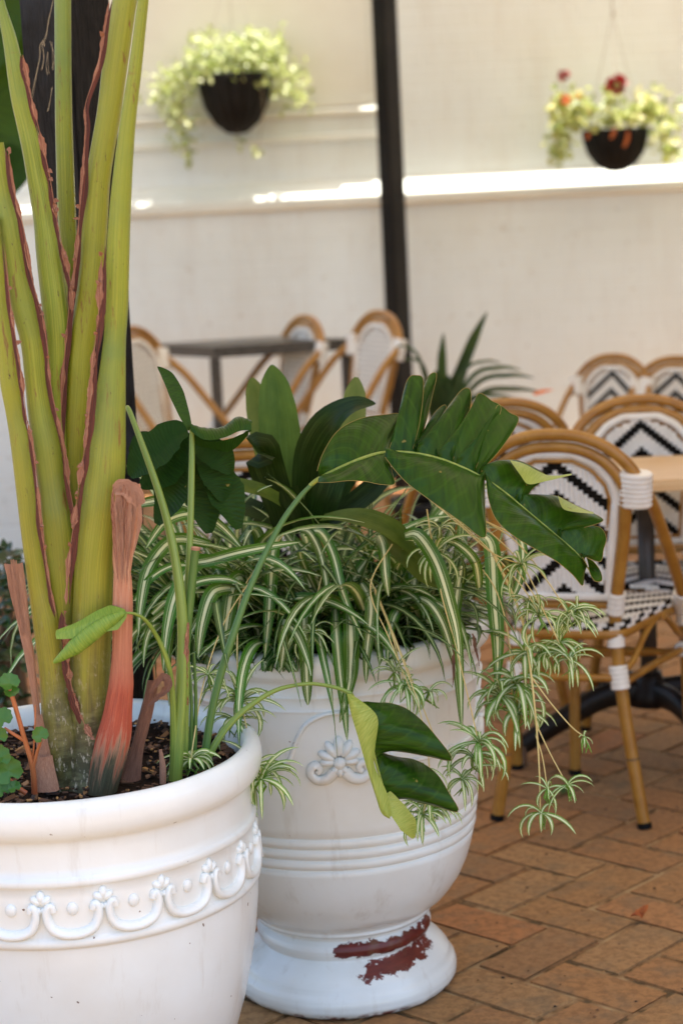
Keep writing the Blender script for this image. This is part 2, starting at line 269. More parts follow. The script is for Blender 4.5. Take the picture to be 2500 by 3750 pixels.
# ------------------------------------------------------------------ helpers: meshes and objects
class MB:
    def __init__(s): s.v = []; s.f = []; s.uv = []; s.mi = []; s.sm = True
    def face(s, idx, uv=None, mi=0): s.f.append(tuple(idx)); s.uv.append(uv or [(0, 0)]*len(idx)); s.mi.append(mi)
    def grid(s, rows, close=False, uvf=None, mi=0):       # rows of points
        b = len(s.v); n = len(rows[0]); m = len(rows)
        for r in rows: s.v.extend(tuple(p) for p in r)
        k = n if close else n-1
        for i in range(m-1):
            for j in range(k):
                j2 = (j+1) % n; u0, u1, v0, v1 = j/k, (j+1)/k, i/(m-1), (i+1)/(m-1)
                s.face((b+i*n+j, b+i*n+j2, b+(i+1)*n+j2, b+(i+1)*n+j), [(u0, v0), (u1, v0), (u1, v1), (u0, v1)], mi)
        return b
    def cap(s, ring, c=None, mi=0, flip=False):
        b = len(s.v); ring = [Vector(p) for p in ring]; c = c or sum(ring, Vector())/len(ring); s.v.extend(tuple(p) for p in ring); s.v.append(tuple(c)); n = len(ring)
        for j in range(n):
            t = (b+j, b+(j+1) % n, b+n); s.face(t[::-1] if flip else t, None, mi)
    def tube(s, path, rad, n=8, side=None, flat=1., caps=True, mi=0, rmod=None):
        path = [Vector(p) for p in path]; m = len(path); rings = []; pn = None
        for i, p in enumerate(path):
            t = (path[min(i+1, m-1)]-path[max(i-1, 0)]).normalized()
            if side is not None: a = (Vector(side)-t*t.dot(Vector(side))).normalized()
            else:
                if pn is None: pn = t.orthogonal()
                a = (pn-t*t.dot(pn)).normalized(); pn = a
            b = t.cross(a); r = rad(i/(m-1)) if callable(rad) else (lin(rad, i/(m-1)) if isinstance(rad, (list, tuple)) else rad)
            ring = []
            for j in range(n):
                th = 2*math.pi*j/n; q = r*(rmod(th, i/(m-1)) if rmod else 1)
                ring.append(p+a*math.cos(th)*q+b*math.sin(th)*q*flat)
            rings.append(ring)
        s.grid(rings, True, mi=mi)
        if caps: s.cap(rings[0], path[0], mi); s.cap(rings[-1], path[-1], mi, True)
    def ribbon(s, path, wid, nrm, fold=.0, nc=4, curl=0., mi=0, jag=0.):
        path = [Vector(p) for p in path]; m = len(path); rows = []
        for i, p in enumerate(path):
            t = (path[min(i+1, m-1)]-path[max(i-1, 0)]).normalized(); v = i/(m-1)
            nn = nrm(v) if callable(nrm) else Vector(nrm); sd = t.cross(nn)
            if sd.length < 1e-5: sd = t.orthogonal()
            sd.normalize(); up = sd.cross(t); w_ = wid(v) if callable(wid) else lin(wid, v)
            row = []
            for j in range(nc+1):
                u = j/nc*2-1; ww = w_
                if jag and abs(u) == 1: ww = w_*(1+R_.uniform(-jag, jag))
                a = abs(u)*curl; row.append(p+sd*(u*ww*.5*math.cos(a*.7))+up*(abs(u)*w_*.5*fold+(math.sin(a)*w_*.5 if curl else 0)))
            rows.append(row)
        s.grid(rows, mi=mi)
    def box(s, x0, x1, y0, y1, z0, z1, bev=0., mi=0):
        bm = bmesh.new(); bmesh.ops.create_cube(bm, size=1)
        for v in bm.verts: v.co = Vector((lerp(x0, x1, v.co.x+.5), lerp(y0, y1, v.co.y+.5), lerp(z0, z1, v.co.z+.5)))
        if bev: bmesh.ops.bevel(bm, geom=bm.edges[:], offset=bev, segments=2, affect='EDGES')
        bm.verts.index_update(); b = len(s.v); s.v.extend(tuple(v.co) for v in bm.verts)
        for f in bm.faces: s.face([b+v.index for v in f.verts], None, mi)
        bm.free()
    def lathe(s, prof, n=64, disp=None, mi=0):
        rows = []
        for (r, z) in prof:
            row = []
            for j in range(n):
                a = 2*math.pi*j/n; rr = r+(disp(a, z, r) if disp else 0); row.append((rr*math.cos(a), rr*math.sin(a), z))
            rows.append(row)
        s.grid(rows, True, mi=mi)
    def ball(s, c, r, sx=(1, 0, 0), sy=(0, 1, 0), sz=(0, 0, 1), n=8, m=6, mi=0):
        sx, sy, sz, c = Vector(sx), Vector(sy), Vector(sz), Vector(c); rows = []
        for i in range(m+1):
            p = math.pi*i/m-math.pi/2; rows.append([c+r*(sx*(math.cos(p)*math.cos(2*math.pi*j/n))+sy*(math.cos(p)*math.sin(2*math.pi*j/n))+sz*math.sin(p)) for j in range(n)])
        s.grid(rows, True, mi=mi)
    def leaflet(s, p, d, nrm, L, W, mi=0, fold=.15):      # small pointed leaf, 4 quads
        d = d.normalized(); sd = d.cross(nrm)
        if sd.length < 1e-4: sd = d.orthogonal()
        sd.normalize(); up = sd.cross(d); rows = []
        for v, ww, h in ((0, .25, 0), (.35, 1, .06), (.7, .8, .03), (1, .08, -.08)):
            c = p+d*L*v+up*L*h; rows.append([c-sd*W*.5*ww+up*W*ww*fold, c, c+sd*W*.5*ww+up*W*ww*fold])
        s.grid(rows, mi=mi)
    def mesh(s, name):
        me = bpy.data.meshes.new(name); me.from_pydata(s.v, [], s.f); ul = me.uv_layers.new(name='UVMap')
        flat = [c for f in s.uv for q in f for c in q]; ul.data.foreach_set('uv', flat)
        me.polygons.foreach_set('use_smooth', [s.sm]*len(s.f)); me.polygons.foreach_set('material_index', s.mi); me.update(); return me
    def build(s, name, mats, parent=None, world=True):
        me = s.mesh(name)
        for m in (mats if isinstance(mats, (list, tuple)) else [mats]): me.materials.append(MAT[m])
        o = bpy.data.objects.new(name, me); COL.objects.link(o)
        if parent is not None:
            o.parent = parent
            if world: o.matrix_parent_inverse = (parent.matrix_world if parent.type != 'EMPTY' else Matrix.LocRotScale(parent.location, parent.rotation_euler, parent.scale)).inverted()
        return o
def tag(o, label=None, cat=None, group=None, kind=None):
    for k, v in (('label', label), ('category', cat), ('group', group), ('kind', kind)):
        if v: o[k] = v
    return o
def empty(name, loc=(0, 0, 0), rz=0, label=None, cat=None, group=None, scale=1):
    o = bpy.data.objects.new(name, None); COL.objects.link(o); o.location = loc; o.rotation_euler = (0, 0, rz); o.scale = (scale,)*3; o.empty_display_size = .1
    return tag(o, label, cat, group)
def copy_tree(o, parent=None):
    c = o.copy(); COL.objects.link(c)
    if parent is not None: c.parent = parent
    for ch in list(o.children): copy_tree(ch, c)
    return c
def sub(o): o.data.use_auto_smooth = True if hasattr(o.data, 'use_auto_smooth') else None

# ------------------------------------------------------------------ the ground: herringbone clay pavers
def make_ground():
    g = MB(); g.sm = False; g.grid([[(-40, -40, -.0055), (40, -40, -.0055)], [(-40, 40, -.0055), (40, 40, -.0055)]]); go = g.build('ground', 'joint_sand'); tag(go, kind='structure')
    U = .1165; ga = .8076; e1 = Vector((math.cos(ga), math.sin(ga), 0)); e2 = Vector((math.sin(ga), -math.cos(ga), 0)); o0 = Vector((.1957, 3.3966, 0))
    def brick_mesh(seed):
        rr = random.Random(seed); L, W, T = 2*U-.005, U-.005, .05; bm = bmesh.new(); bmesh.ops.create_cube(bm, size=1)
        for v in bm.verts: v.co = Vector((v.co.x*L, v.co.y*W, v.co.z*T-T/2))
        bmesh.ops.bevel(bm, geom=[e for e in bm.edges if all(q.co.z > -.01 for q in e.verts)]+[e for e in bm.edges if abs(e.verts[0].co.z-e.verts[1].co.z) > .01], offset=.005, segments=2, affect='EDGES')
        for v in bm.verts: v.co += Vector((rr.uniform(-1, 1)*.0022, rr.uniform(-1, 1)*.0022, rr.uniform(-1, 0)*.001))
        me = bpy.data.meshes.new('brick'); bm.to_mesh(me); bm.free(); me.materials.append(MAT['paver']); return me
    meshes = [brick_mesh(i) for i in range(8)]; cand = []
    for i in range(-60, 80):
        for j in range(-70, 70):
            d = (i-j) % 4
            if d == 0: c = o0+e1*U*(i+1)+e2*U*(j+.5); ang = ga
            elif d == 3: c = o0+e1*U*(i+.5)+e2*U*(j+1); ang = ga-math.pi/2
            else: continue
            if c.y < 2.2 or c.y > 9.75 or abs(c.x) > 3.6: continue
            x, y = proj(c); cand.append((c, ang, -120 < x < 1690 and y < 2440))
    vis = sorted([q for q in cand if q[2]], key=lambda q: q[0].y); hid = [q for q in cand if not q[2]]
    for c, a, _ in vis[:300]:
        o = bpy.data.objects.new('brick', R_.choice(meshes)); COL.objects.link(o); o.parent = go
        o.location = c+Vector((R_.uniform(-.0015, .0015), R_.uniform(-.0015, .0015), R_.uniform(-.002, .001))); o.rotation_euler = (R_.uniform(-.005, .005), R_.uniform(-.005, .005), a+R_.choice((0, math.pi))+R_.uniform(-.012, .012))
    far = MB(); far.sm = False
    for c, a, _ in vis[300:]+hid:
        me = meshes[0]; b = len(far.v); m = Matrix.Translation(c+Vector((0, 0, R_.uniform(-.003, .001)))) @ Matrix.Rotation(a, 4, 'Z')
        far.v.extend(tuple(m @ v.co) for v in me.vertices)
        for p in me.polygons: far.face([b+k for k in p.vertices])
    tag(far.build('distant_bricks', 'paver_far', go), kind='stuff')
make_ground()

# ------------------------------------------------------------------ the courtyard wall, coping, window
def make_wall():
    r = empty('courtyard_wall', (0, 9.4, 0), label='white painted brick wall with a sunlit sloping ledge behind the cafe tables', cat='wall')
    a = MB(); a.sm = False; a.box(-7, 8, 9.405, 9.8, -.05, 1.272); a.build('lower_wall', 'painted_brick_wall', r)
    b = MB(); b.sm = False
    b.grid([[(-7, y, z), (8, y, z)] for y, z in ((9.42, 1.262), (9.372, 1.274), (9.366, 1.282), (9.366, 1.318), (9.372, 1.326), (9.455, 1.392), (9.46, 1.41))]); b.build('ledge', 'white_cap', r)
    c = MB(); c.sm = False; c.box(-7, 8, 9.458, 9.8, 1.274, 2.62); c.build('upper_wall', 'painted_brick_wall', r)
    e = MB(); e.sm = False; e.box(-7, .42, 9.408, 9.4575, 2.56, 2.60, .004); e.build('shade_board', 'white_timber', r)  # unseen board added high on the wall to shade sills and ledge
    e = MB(); e.sm = False; e.box(-6, -.98, 7.4, 7.55, -.05, 1.0, .01); o = e.build('low_side_wall', 'painted_brick_wall'); tag(o, 'low white wall behind the green stalks at the left edge', 'wall')
    e = MB(); e.sm = False; e.box(2.7, 2.95, 2.7, 6.3, -.05, 2.95, .01); o = e.build('sky_block_wall', 'sky_block_brick'); tag(o, 'unseen brown wall added beyond the right edge to block sky light', 'wall')  # unseen wall, added to keep sky light off the chairs
    wn = empty('window_panel', (-.3, 9.45, 1.6), label='flat white timber window panel with stepped sill left of the slim black post', cat='window panel')
    p = lambda x, y: pt(x, y, 9.45)
    zt = p(700, 235).z; x0, x1 = -1.6, p(866, 250).x+.02
    m = MB(); m.sm = False; m.box(x0+.06, x1-.05, 9.446, 9.4565, zt+.01, 2.6, .002); m.build('panel', 'white_timber', wn)
    m = MB(); m.sm = False; m.box(x1-.05, x1, 9.442, 9.4566, zt-.03, 2.6, .003); m.build('side_frame', 'white_timber', wn)
    m = MB(); m.sm = False; m.box(x0, x1-.051, 9.436, 9.4567, zt-.028, zt+.009, .003); m.build('bottom_rail', 'white_timber', wn)
    m = MB(); m.sm = False; m.grid([[(x0, y, z), (x1, y, z)] for y, z in ((9.457, zt-.03), (9.436, zt-.033), (9.428, zt-.048), (9.43, zt-.06), (9.457, zt-.074))]); m.build('sill', 'white_cap', wn)
    z2 = p(760, 312).z
    m = MB(); m.sm = False; m.grid([[(x0, y, z), (x1, y, z)] for y, z in ((9.457, z2+.012), (9.43, z2+.002), (9.428, z2-.02), (9.457, z2-.022))]); m.build('drip_mould', 'white_cap', wn)
make_wall()

# ------------------------------------------------------------------ awning (unseen, added overhead to shape the light) and the two black posts
def make_shade_awning():
    r = empty('awning', (0, 4, 3.05), label='pale translucent cloth awning added overhead, out of view, to shade the court', cat='awning')
    m = MB(); m.grid([[(lerp(-2.0, 5.5, i/12), y, 3.05+.05*math.sin(i*1.3)+.1*(y-1)/8) for i in range(13)] for y in (2.0, 2.5, 3, 5, 7, 8.0, 8.92)]); m.build('cloth', 'shade_awning_cloth', r)
make_shade_awning()
def post(name, c, s, rot, label, mat, top):
    o = MB(); o.sm = False; o.box(-s/2, s/2, -s/2, s/2, -.01, top, .004)
    ob = o.build(name, mat); ob.location = (c.x, c.y, 0); ob.rotation_euler = (0, 0, rot); tag(ob, label, 'post')
    return ob
pc = pt(148, 0, 3.55); post('timber_post', pc, .112, math.radians(-34), 'rough black timber post close behind the tall green stalks', 'black_timber', 3.03)
pc = pt(881, 0, 9.0); post('steel_post', pc, .083, math.radians(-52), 'slim black post in front of the white wall between the hanging baskets', 'black_steel', 3.03)

# ------------------------------------------------------------------ front pot
POT = Vector((-.428, 2.897, 0))
POT_PROF = [(.0, 0), (.165, 0), (.175, .01), (.195, .055), (.222, .117), (.2295, .134), (.246, .184), (.259, .24), (.267, .289), (.2715, .335), (.273, .368), (.2735, .373), (.2775, .376), (.279, .381), (.2775, .387), (.2735, .391), (.2735, .43), (.2728, .460), (.2765, .463), (.2775, .468), (.2765, .473), (.2725, .477), (.2715, .50), (.2722, .520), (.2745, .527), (.280, .531), (.2865, .538), (.2905, .551), (.2905, .564), (.288, .575), (.281, .583), (.274, .586), (.267, .584), (.262, .576), (.258, .555), (.252, .50), (.246, .42)]
def prof_r(P, z):
    for (r0, z0), (r1, z1) in zip(P, P[1:]):
        if z0 <= z <= z1 and z1 > z0: return lerp(r0, r1, (z-z0)/(z1-z0))
    return P[-1][0]
def smooth_prof(P, k=3):
    out = []
    for a, b in zip(P, P[1:]):
        for i in range(k): out.append((lerp(a[0], b[0], i/k), lerp(a[1], b[1], i/k)))
    return out+[P[-1]]
def wobble(amp):
    return lambda a, z, r: amp*noise.noise(Vector((math.cos(a)*2.2, math.sin(a)*2.2, z*7)))
def surf(P, a, z, off=0.):
    r = prof_r(P, z)+off; return Vector((r*math.cos(a), r*math.sin(a), z))
def make_pot():
    r = empty('glazed_pot', POT, label='round glossy white pot with swag relief holding the tall green stalks', cat='plant pot')
    m = MB(); m.lathe(smooth_prof(POT_PROF, 2), 128, wobble(.0022)); m.build('body', 'white_glaze', r, False)
    n = 20; da = 2*math.pi/n
    sw = MB(); pts = [surf(POT_PROF, a*da*.40, z, .0015) for a, z in ((-.80, .428), (-.86, .436), (-.98, .434), (-1.02, .423), (-.94, .411), (-.76, .402), (-.4, .3965), (0, .395), (.4, .3965), (.76, .402), (.94, .411), (1.02, .423), (.98, .434), (.86, .436), (.80, .428))]
    sw.tube(spl(pts, 40), lambda t: .0068+.003*math.sin(math.pi*t), 8, flat=.7)
    be = MB(); q = surf(POT_PROF, 0, .431, .0005); be.ball(q, 1, (.0045, 0, 0), (0, .0082, 0), (0, 0, .0095), 10, 8)
    ro = MB(); 
    for ang, L in ((90, .014), (38, .012), (142, .012), (-50, .010), (230, .010)):
        c, s_ = math.cos(math.radians(ang)), math.sin(math.radians(ang)); a0 = da/2+c*.0085/.2735; z0 = .438+s_*.011
        p = surf(POT_PROF, a0, z0, .0005); er = Vector((math.cos(a0), math.sin(a0), 0)); et = Vector((-math.sin(a0), math.cos(a0), 0)); d = et*c+Vector((0, 0, s_)); sd = er.cross(d)
        ro.ball(p, 1, d*L*.75, sd*.0062, er*.0055, 8, 6)
    for i in range(n):
        for k, (mb, nm) in enumerate(((sw, 'festoon'), (be, 'bead'), (ro, 'rosette'))):
            if i == 0: o = mb.build(nm, 'white_glaze', r, False); globals().setdefault('_relief', {})[nm] = o
            else: o = _relief[nm].copy(); COL.objects.link(o)
            o.rotation_euler = (0, 0, i*da+.11)
    # soil
    s = MB(); 
    rows = []
    for i in range(9):
        rr = .256*(i/8) if i else .001; rows.append([(rr*math.cos(a), rr*math.sin(a), .548+.014*noise.noise(Vector((rr*math.cos(a)*14, rr*math.sin(a)*14, 3)))) for a in [2*math.pi*j/40 for j in range(40)]])
    s.grid(rows, True); so_ = s.build('potting_soil', 'soil'); so_.location = POT; tag(so_, 'dark potting soil inside the round white pot', 'soil', kind='stuff')
    b = MB(); b.sm = False
    for i in range(1300):
        a, q = R_.uniform(0, 6.283), .252*math.sqrt(R_.random()); L = R_.choice((.004, .006, .009, .014, .02)); W = L*R_.uniform(.25, .5); T = R_.uniform(.001, .003)
        mt = Matrix.Translation((q*math.cos(a), q*math.sin(a), .552+.014*noise.noise(Vector((q*math.cos(a)*14, q*math.sin(a)*14, 3)))+R_.uniform(-.002, .006))) @ Matrix.Rotation(R_.uniform(0, 6.3), 4, 'Z') @ Matrix.Rotation(R_.uniform(-.6, .6), 4, 'X') @ Matrix.Rotation(R_.uniform(-.4, .4), 4, 'Y')
        k = len(b.v); vs = [(sx*L/2*(1 if sy > 0 else .8), sy*W/2, sz*T/2) for sx in (-1, 1) for sy in (-1, 1) for sz in (-1, 1)]; b.v.extend(tuple(mt @ Vector(v)) for v in vs)
        for f in ((0, 1, 3, 2), (4, 6, 7, 5), (0, 4, 5, 1), (2, 3, 7, 6), (0, 2, 6, 4), (1, 5, 7, 3)): b.face([k+z for z in f])
    bo = b.build('bark_mulch', 'bark'); bo.location = POT; tag(bo, 'brown bark chips scattered over soil of the round white pot', 'mulch', kind='stuff')
make_pot()

# ------------------------------------------------------------------ urn
URN = Vector((-.0324, 3.3729, 0))
URN_PROF = [(.0, 0), (.184, 0), (.192, .006), (.1965, .014), (.1972, .026), (.194, .037), (.1885, .044), (.1865, .048), (.184, .054), (.174, .066), (.163, .076), (.153, .085), (.1485, .090), (.1505, .094), (.1535, .100), (.1545, .107), (.152, .114), (.147, .119), (.1435, .122), (.1435, .128), (.148, .131), (.156, .133), (.1585, .137), (.157, .141), (.161, .146), (.172, .153), (.184, .162), (.199, .180), (.214, .203), (.226, .230), (.2345, .258), (.239, .280), (.2365, .2815), (.2365, .2835), (.241, .2865), (.2425, .292), (.241, .2985), (.2385, .300), (.2385, .302), (.2425, .305), (.2445, .311), (.243, .3175), (.2405, .319), (.2405, .321), (.2445, .324), (.2465, .330), (.245, .3365), (.2425, .338), (.2425, .340), (.246, .344), (.248, .37), (.2495, .42), (.2515, .47), (.2545, .52), (.2575, .555), (.2585, .557), (.2600, .560), (.2585, .563), (.2590, .578), (.2602, .580), (.2615, .583), (.2602, .586), (.2615, .602), (.2645, .608), (.272, .614), (.2775, .620), (.2805, .630), (.2805, .645), (.278, .653), (.272, .657), (.258, .657), (.248, .653), (.243, .64), (.24, .58)]
def make_urn():
    r = empty('footed_urn', URN, label='white footed urn with ringed belly, flower medallions and chipped dark red foot', cat='urn')
    foot = [p for p in URN_PROF if p[1] <= .1435 or p[0] == 0]; body = [(.150, .1285)]+[p for i, p in enumerate(URN_PROF) if i >= 19]
    i0 = URN_PROF.index((.1435, .128))
    def chipdisp(a, z, rr): return .0018*noise.noise(Vector((math.cos(a)*2, math.sin(a)*2, z*7)))+(.0022*noise.noise(Vector((math.cos(a)*22, math.sin(a)*22, z*30))) if z < .012 else 0)
    m = MB(); m.lathe(smooth_prof(URN_PROF[i0:], 2), 128, wobble(.0018)); m.build('body', 'chipped_paint', r, False)
    m = MB(); m.lathe(smooth_prof(URN_PROF[:i0+1], 3), 128, chipdisp); m.build('foot', 'chipped_paint', r, False)
    for k in range(4):
        a0 = -math.pi/2+.035+k*math.pi/2; Z = .470
        md = MB()
        def S(dx, dz, off=.0): return surf(URN_PROF, a0+dx/.25, Z+dz, off)
        er = Vector((math.cos(a0), math.sin(a0), 0)); et = Vector((-math.sin(a0), math.cos(a0), 0)); ez = Vector((0, 0, 1))
        for ang, L, W in ((90, .036, .013), (60, .033, .012), (120, .033, .012), (28, .031, .012), (152, .031, .012), (0, .026, .010), (180, .026, .010), (-90, .022, .010), (-60, .021, .009), (-120, .021, .009)):
            c, s_ = math.cos(math.radians(ang)), math.sin(math.radians(ang)); d = et*c+ez*s_; sd = er.cross(d); md.ball(S(c*L*.75, s_*L*.75+.004, .002), 1, d*L*.5, sd*W*.68, er*.010, 10, 6)
        for sg in (-1, 1):
            p = [S(sg*x, z, .003) for x, z in ((.008, -.012), (.02, -.024), (.036, -.026), (.047, -.016), (.045, -.004), (.036, .0), (.031, -.008), (.036, -.014))]; md.tube(spl(p, 24), lambda t: .011-.0045*t, 9, flat=.75)
        md.ball(S(0, .002, .004), .011, n=10)
        mo = md.build('medallion', 'chipped_paint', r, False)
        ar = MB(); half = [(.0, .088), (.022, .085), (.045, .073), (.060, .055), (.072, .030), (.080, .010), (.090, .001), (.096, -.006), (.103, -.008), (.125, -.010), (.150, -.011), (.172, -.011), (.188, -.006)]
        path = [S(-x, z, .0005) for x, z in half[::-1]]+[S(x, z, .0005) for x, z in half[1:]]; ar.tube(spl(path, 70), .0055, 8, flat=.7); ar.build('arch_moulding', 'chipped_paint', r, False)
    s = MB(); s.grid([[(rr*math.cos(a), rr*math.sin(a), .628+.014*noise.noise(Vector((rr*9*math.cos(a), rr*9*math.sin(a), 1)))) for a in [2*math.pi*j/36 for j in range(36)]] for rr in (.001, .05, .1, .15, .2, .244)], True)
    so_ = s.build('urn_soil', 'soil'); so_.location = URN; tag(so_, 'dark soil under the spider plant inside the white urn', 'soil', kind='stuff')
make_urn()
# ------------------------------------------------------------------ bird of paradise in the front pot
def stalk_path(T, Y0, Y1=None, n=48):
    P = spl([Vector((a, b, c)) for a, b, c in [(t[0], t[1], t[2]) for t in T]], n); out = []; rad = []
    y0, y1 = T[0][0], T[-1][0]
    for q in P:
        Y = lerp(Y0, Y1 if Y1 is not None else Y0, (q.x-y0)/(y1-y0)); out.append(pt((q.y+q.z)/2, q.x, Y)); rad.append(max((q.z-q.y)/2*M2(Y)*.96, .0015))
    return out, rad
STALKS = {
 'C': ([(-30, 320, 346), (0, 316, 342), (150, 296, 327), (300, 272, 311), (500, 249, 301), (700, 240, 296), (784, 237, 291), (940, 215, 291), (1110, 190, 290), (1280, 172, 266), (1400, 165, 262), (1560, 158, 256), (1680, 156, 256), (1760, 150, 266), (1822, 138, 278)], 2.775, 2.80),
 'B': ([(-30, 264, 321), (0, 258, 315), (150, 235, 294), (260, 222, 278), (400, 198, 256), (500, 190, 249), (650, 178, 240), (784, 160, 222), (900, 152, 212), (1030, 148, 200), (1130, 150, 195), (1225, 160, 190), (1500, 165, 185)], 2.85, 2.84),
 'M': ([(-30, 125, 164), (150, 126, 165), (300, 127, 168), (500, 133, 176), (600, 143, 180), (680, 150, 184), (900, 155, 190)], 2.89, 2.87),
 'A': ([(-30, -14, 4), (20, -6, 16), (100, 8, 42), (220, 24, 68), (320, 46, 92), (400, 60, 108), (500, 76, 128), (600, 84, 144), (700, 95, 157), (784, 104, 162), (900, 112, 156), (990, 120, 155), (1300, 140, 170)], 2.85, 2.83),
 'S1': ([(330, -38, 10), (450, -18, 30), (520, -8, 48), (600, 6, 60), (700, 24, 82), (784, 46, 102), (874, 56, 110), (954, 64, 124), (1024, 74, 142), (1124, 86, 156), (1209, 92, 175), (1334, 108, 180), (1450, 118, 182), (1600, 125, 190), (1720, 130, 190), (1822, 138, 180)], 2.82, 2.815),
 'S0': ([(500, -48, 0), (700, -25, 18), (784, -10, 32), (880, 0, 46), (954, 14, 56), (1024, 24, 72), (1124, 36, 84), (1209, 46, 92), (1334, 62, 112), (1434, 75, 140), (1560, 90, 160), (1680, 92, 194), (1740, 94, 196), (1822, 108, 190)], 2.795, 2.80)}
def make_strelitzia():
    r = empty('bird_of_paradise_plant', (POT.x, 2.83, .54), label='tall bird of paradise plant with thick green stalks and peeling brown sheaths', cat='plant')
    objs = {}
    for k, (T, a, b) in STALKS.items():
        P, rad = stalk_path(T, a, b); m = MB()
        m.tube(P, rad, 24, side=(1, 0, 0), flat=.95, rmod=lambda th, t, k=k: 1+.012*math.sin(th*7+t*9)+.012*noise.noise(Vector((th, t*14, hash(k) % 7))))
        objs[k] = m.build('stalk', 'stalk', r)
    # papery margins: jagged strips on the stalk edges
    MG = [('S0', 1, [(560, 6), (700, 20), (784, 33), (874, 47), (954, 56), (1024, 71), (1124, 83), (1209, 91), (1334, 109), (1420, 127)], 11, 2.765),
          ('S1', 1, [(340, 13), (450, 30), (520, 48), (600, 61), (665, 75), (725, 92), (800, 104), (860, 108), (934, 121), (1024, 141), (1109, 153), (1209, 171), (1250, 176)], 13, 2.79),
          ('A', 1, [(125, 47), (220, 66), (320, 90), (400, 108), (470, 120), (540, 132), (615, 150), (670, 160), (720, 160)], 13, 2.815),
          ('B', -1, [(0, 258), (80, 244), (150, 232), (240, 203), (300, 203), (400, 196), (500, 188), (600, 180), (700, 166), (784, 158), (880, 150), (1000, 147), (1110, 152), (1225, 170)], 14, 2.82),
          ('C', -1, [(560, 243), (700, 236), (740, 232), (830, 222), (934, 212), (1024, 203), (1110, 190), (1200, 178), (1290, 166), (1390, 160)], 18, 2.755),
          ('S0', 1, [(1405, 142), (1480, 146), (1560, 155), (1600, 165), (1650, 182), (1695, 205)], 16, 2.765)]
    for k, sd, L, wpx, Y in MG:
        ph = R_.random()*50
        P = spl([pt(x, y, Y+.006) for y, x in L], 70); m = MB(); m.ribbon(P, lambda v: wpx*1.15*M2(Y)*(.62+.9*noise.noise(Vector((v*11, ph, 3))))*min(1, v*18, (1-v)*18), lambda v: Vector((-sd*.25, -1, .0)), fold=-.2, nc=3, jag=.06); m.build('dry_margin', 'dry_margin_shadow', objs[k])  # dark ribbon: maroon dry edge with its thin shadow put into the colour
        P = spl([pt(x+sd*wpx*.42, y, Y-.003) for y, x in L], 150); ww = [max(.0012, wpx*M2(Y)*(.40+1.2*noise.noise(Vector((i*.11, ph, 0)))+.25*noise.noise(Vector((i*.5, ph, 7)))))*min(1, i/6, (149-i)/6) for i in range(150)]
        m = MB(); m.ribbon(P, lambda v: max(.0004, lin(ww, v)), lambda v: Vector((sd*.45, -1, .0)), fold=.25, nc=3, jag=.22); m.build('papery_strip', 'dry_margin', objs[k])
        # little torn scales along the edge
        m = MB(); 
        for i in range(9):
            t = R_.random(); p = P[int(t*149)]; d = Vector((sd*R_.uniform(.2, .8), -R_.uniform(.3, .9), R_.uniform(-.6, .9))); m.leaflet(p, d, Vector((0, -1, .2)), R_.uniform(.005, .010), R_.uniform(.004, .007), fold=.3)
        m.build('torn_fibre', 'dry_margin', objs[k])['kind'] = 'stuff'
    def sheath(T, Y, mat, n=40, depth=.35, wr=.09, nm='dry_sheath'):
        P, rad = stalk_path(T, Y, Y, n); rows = []
        for i, (p, q) in enumerate(zip(P, rad)):
            row = []
            for j in range(15):
                u = j/14*2-1; rr = q*(1+wr*.25*noise.noise(Vector((u*3, i*.35, 5)))); row.append(p+Vector((u*rr, -math.sqrt(max(0, 1-u*u))*q*depth-.002+q*wr*noise.noise(Vector((u*7, i*.07, 2)))+.006*max(0, abs(u)-.7), q*wr*.8*noise.noise(Vector((u*9, i*.1, 8))) if i == 0 else 0)))
            rows.append(row)
        m = MB(); m.grid(rows); return m.build(nm, mat, r)
    sheath([(1112, 260, 324), (1135, 262, 326), (1165, 262, 326), (1200, 260, 318), (1250, 258, 312), (1290, 258, 306), (1315, 260, 302), (1335, 259, 305), (1400, 257, 307), (1500, 256, 306), (1568, 248, 309), (1600, 242, 308), (1640, 234, 307), (1700, 216, 304), (1760, 204, 290), (1820, 196, 272)], 2.765, 'dry_sheath', 50, .7, .11)
    m = MB(); P = spl([pt(x, y, 2.74) for x, y in ((262, 1125), (285, 1120), (308, 1135), (324, 1160))], 14); m.ribbon(P, [24*M2(2.74), 40*M2(2.74), 44*M2(2.74), 22*M2(2.74)], (0, -1, .3), fold=.4, nc=5, jag=.15); m.build('curled_sheath_tip', 'dry_sheath_pale', r)
    for i in range(16):
        x0 = R_.uniform(260, 322); y0 = R_.uniform(1098, 1150); P = spl([pt(x0, y0, 2.735), pt(x0+R_.uniform(-6, 4), y0+60, 2.738), pt(lerp(x0, 285, .4), y0+R_.uniform(100, 220), 2.741)], 14); m = MB(); m.ribbon(P, [.001, R_.uniform(.003, .008), R_.uniform(.003, .007), .001], (R_.uniform(-.5, .5), -1, .1), fold=.3, nc=2, jag=.3); m.build('frayed_strip', 'dry_sheath_pale' if i % 3 else 'dry_margin', r)
    for i in range(8):
        x0 = R_.uniform(8, 52); m = MB(); P = spl([pt(x0, 1288+R_.uniform(-6, 10), 2.775), pt(lerp(x0, 45, .5), 1370, 2.778), pt(lerp(x0, 62, .8), 1460, 2.78)], 12); m.ribbon(P, [.001, R_.uniform(.003, .007), .001], (R_.uniform(-.5, .5), -1, .1), fold=.3, nc=2, jag=.3); m.build('frayed_strip', 'dry_sheath_pale', r)
    sheath([(1293, 8, 54), (1350, 22, 62), (1450, 44, 72), (1500, 55, 80), (1560, 66, 86), (1620, 76, 92), (1680, 82, 98)], 2.79, 'dry_sheath_pale', 40, .5, .1)
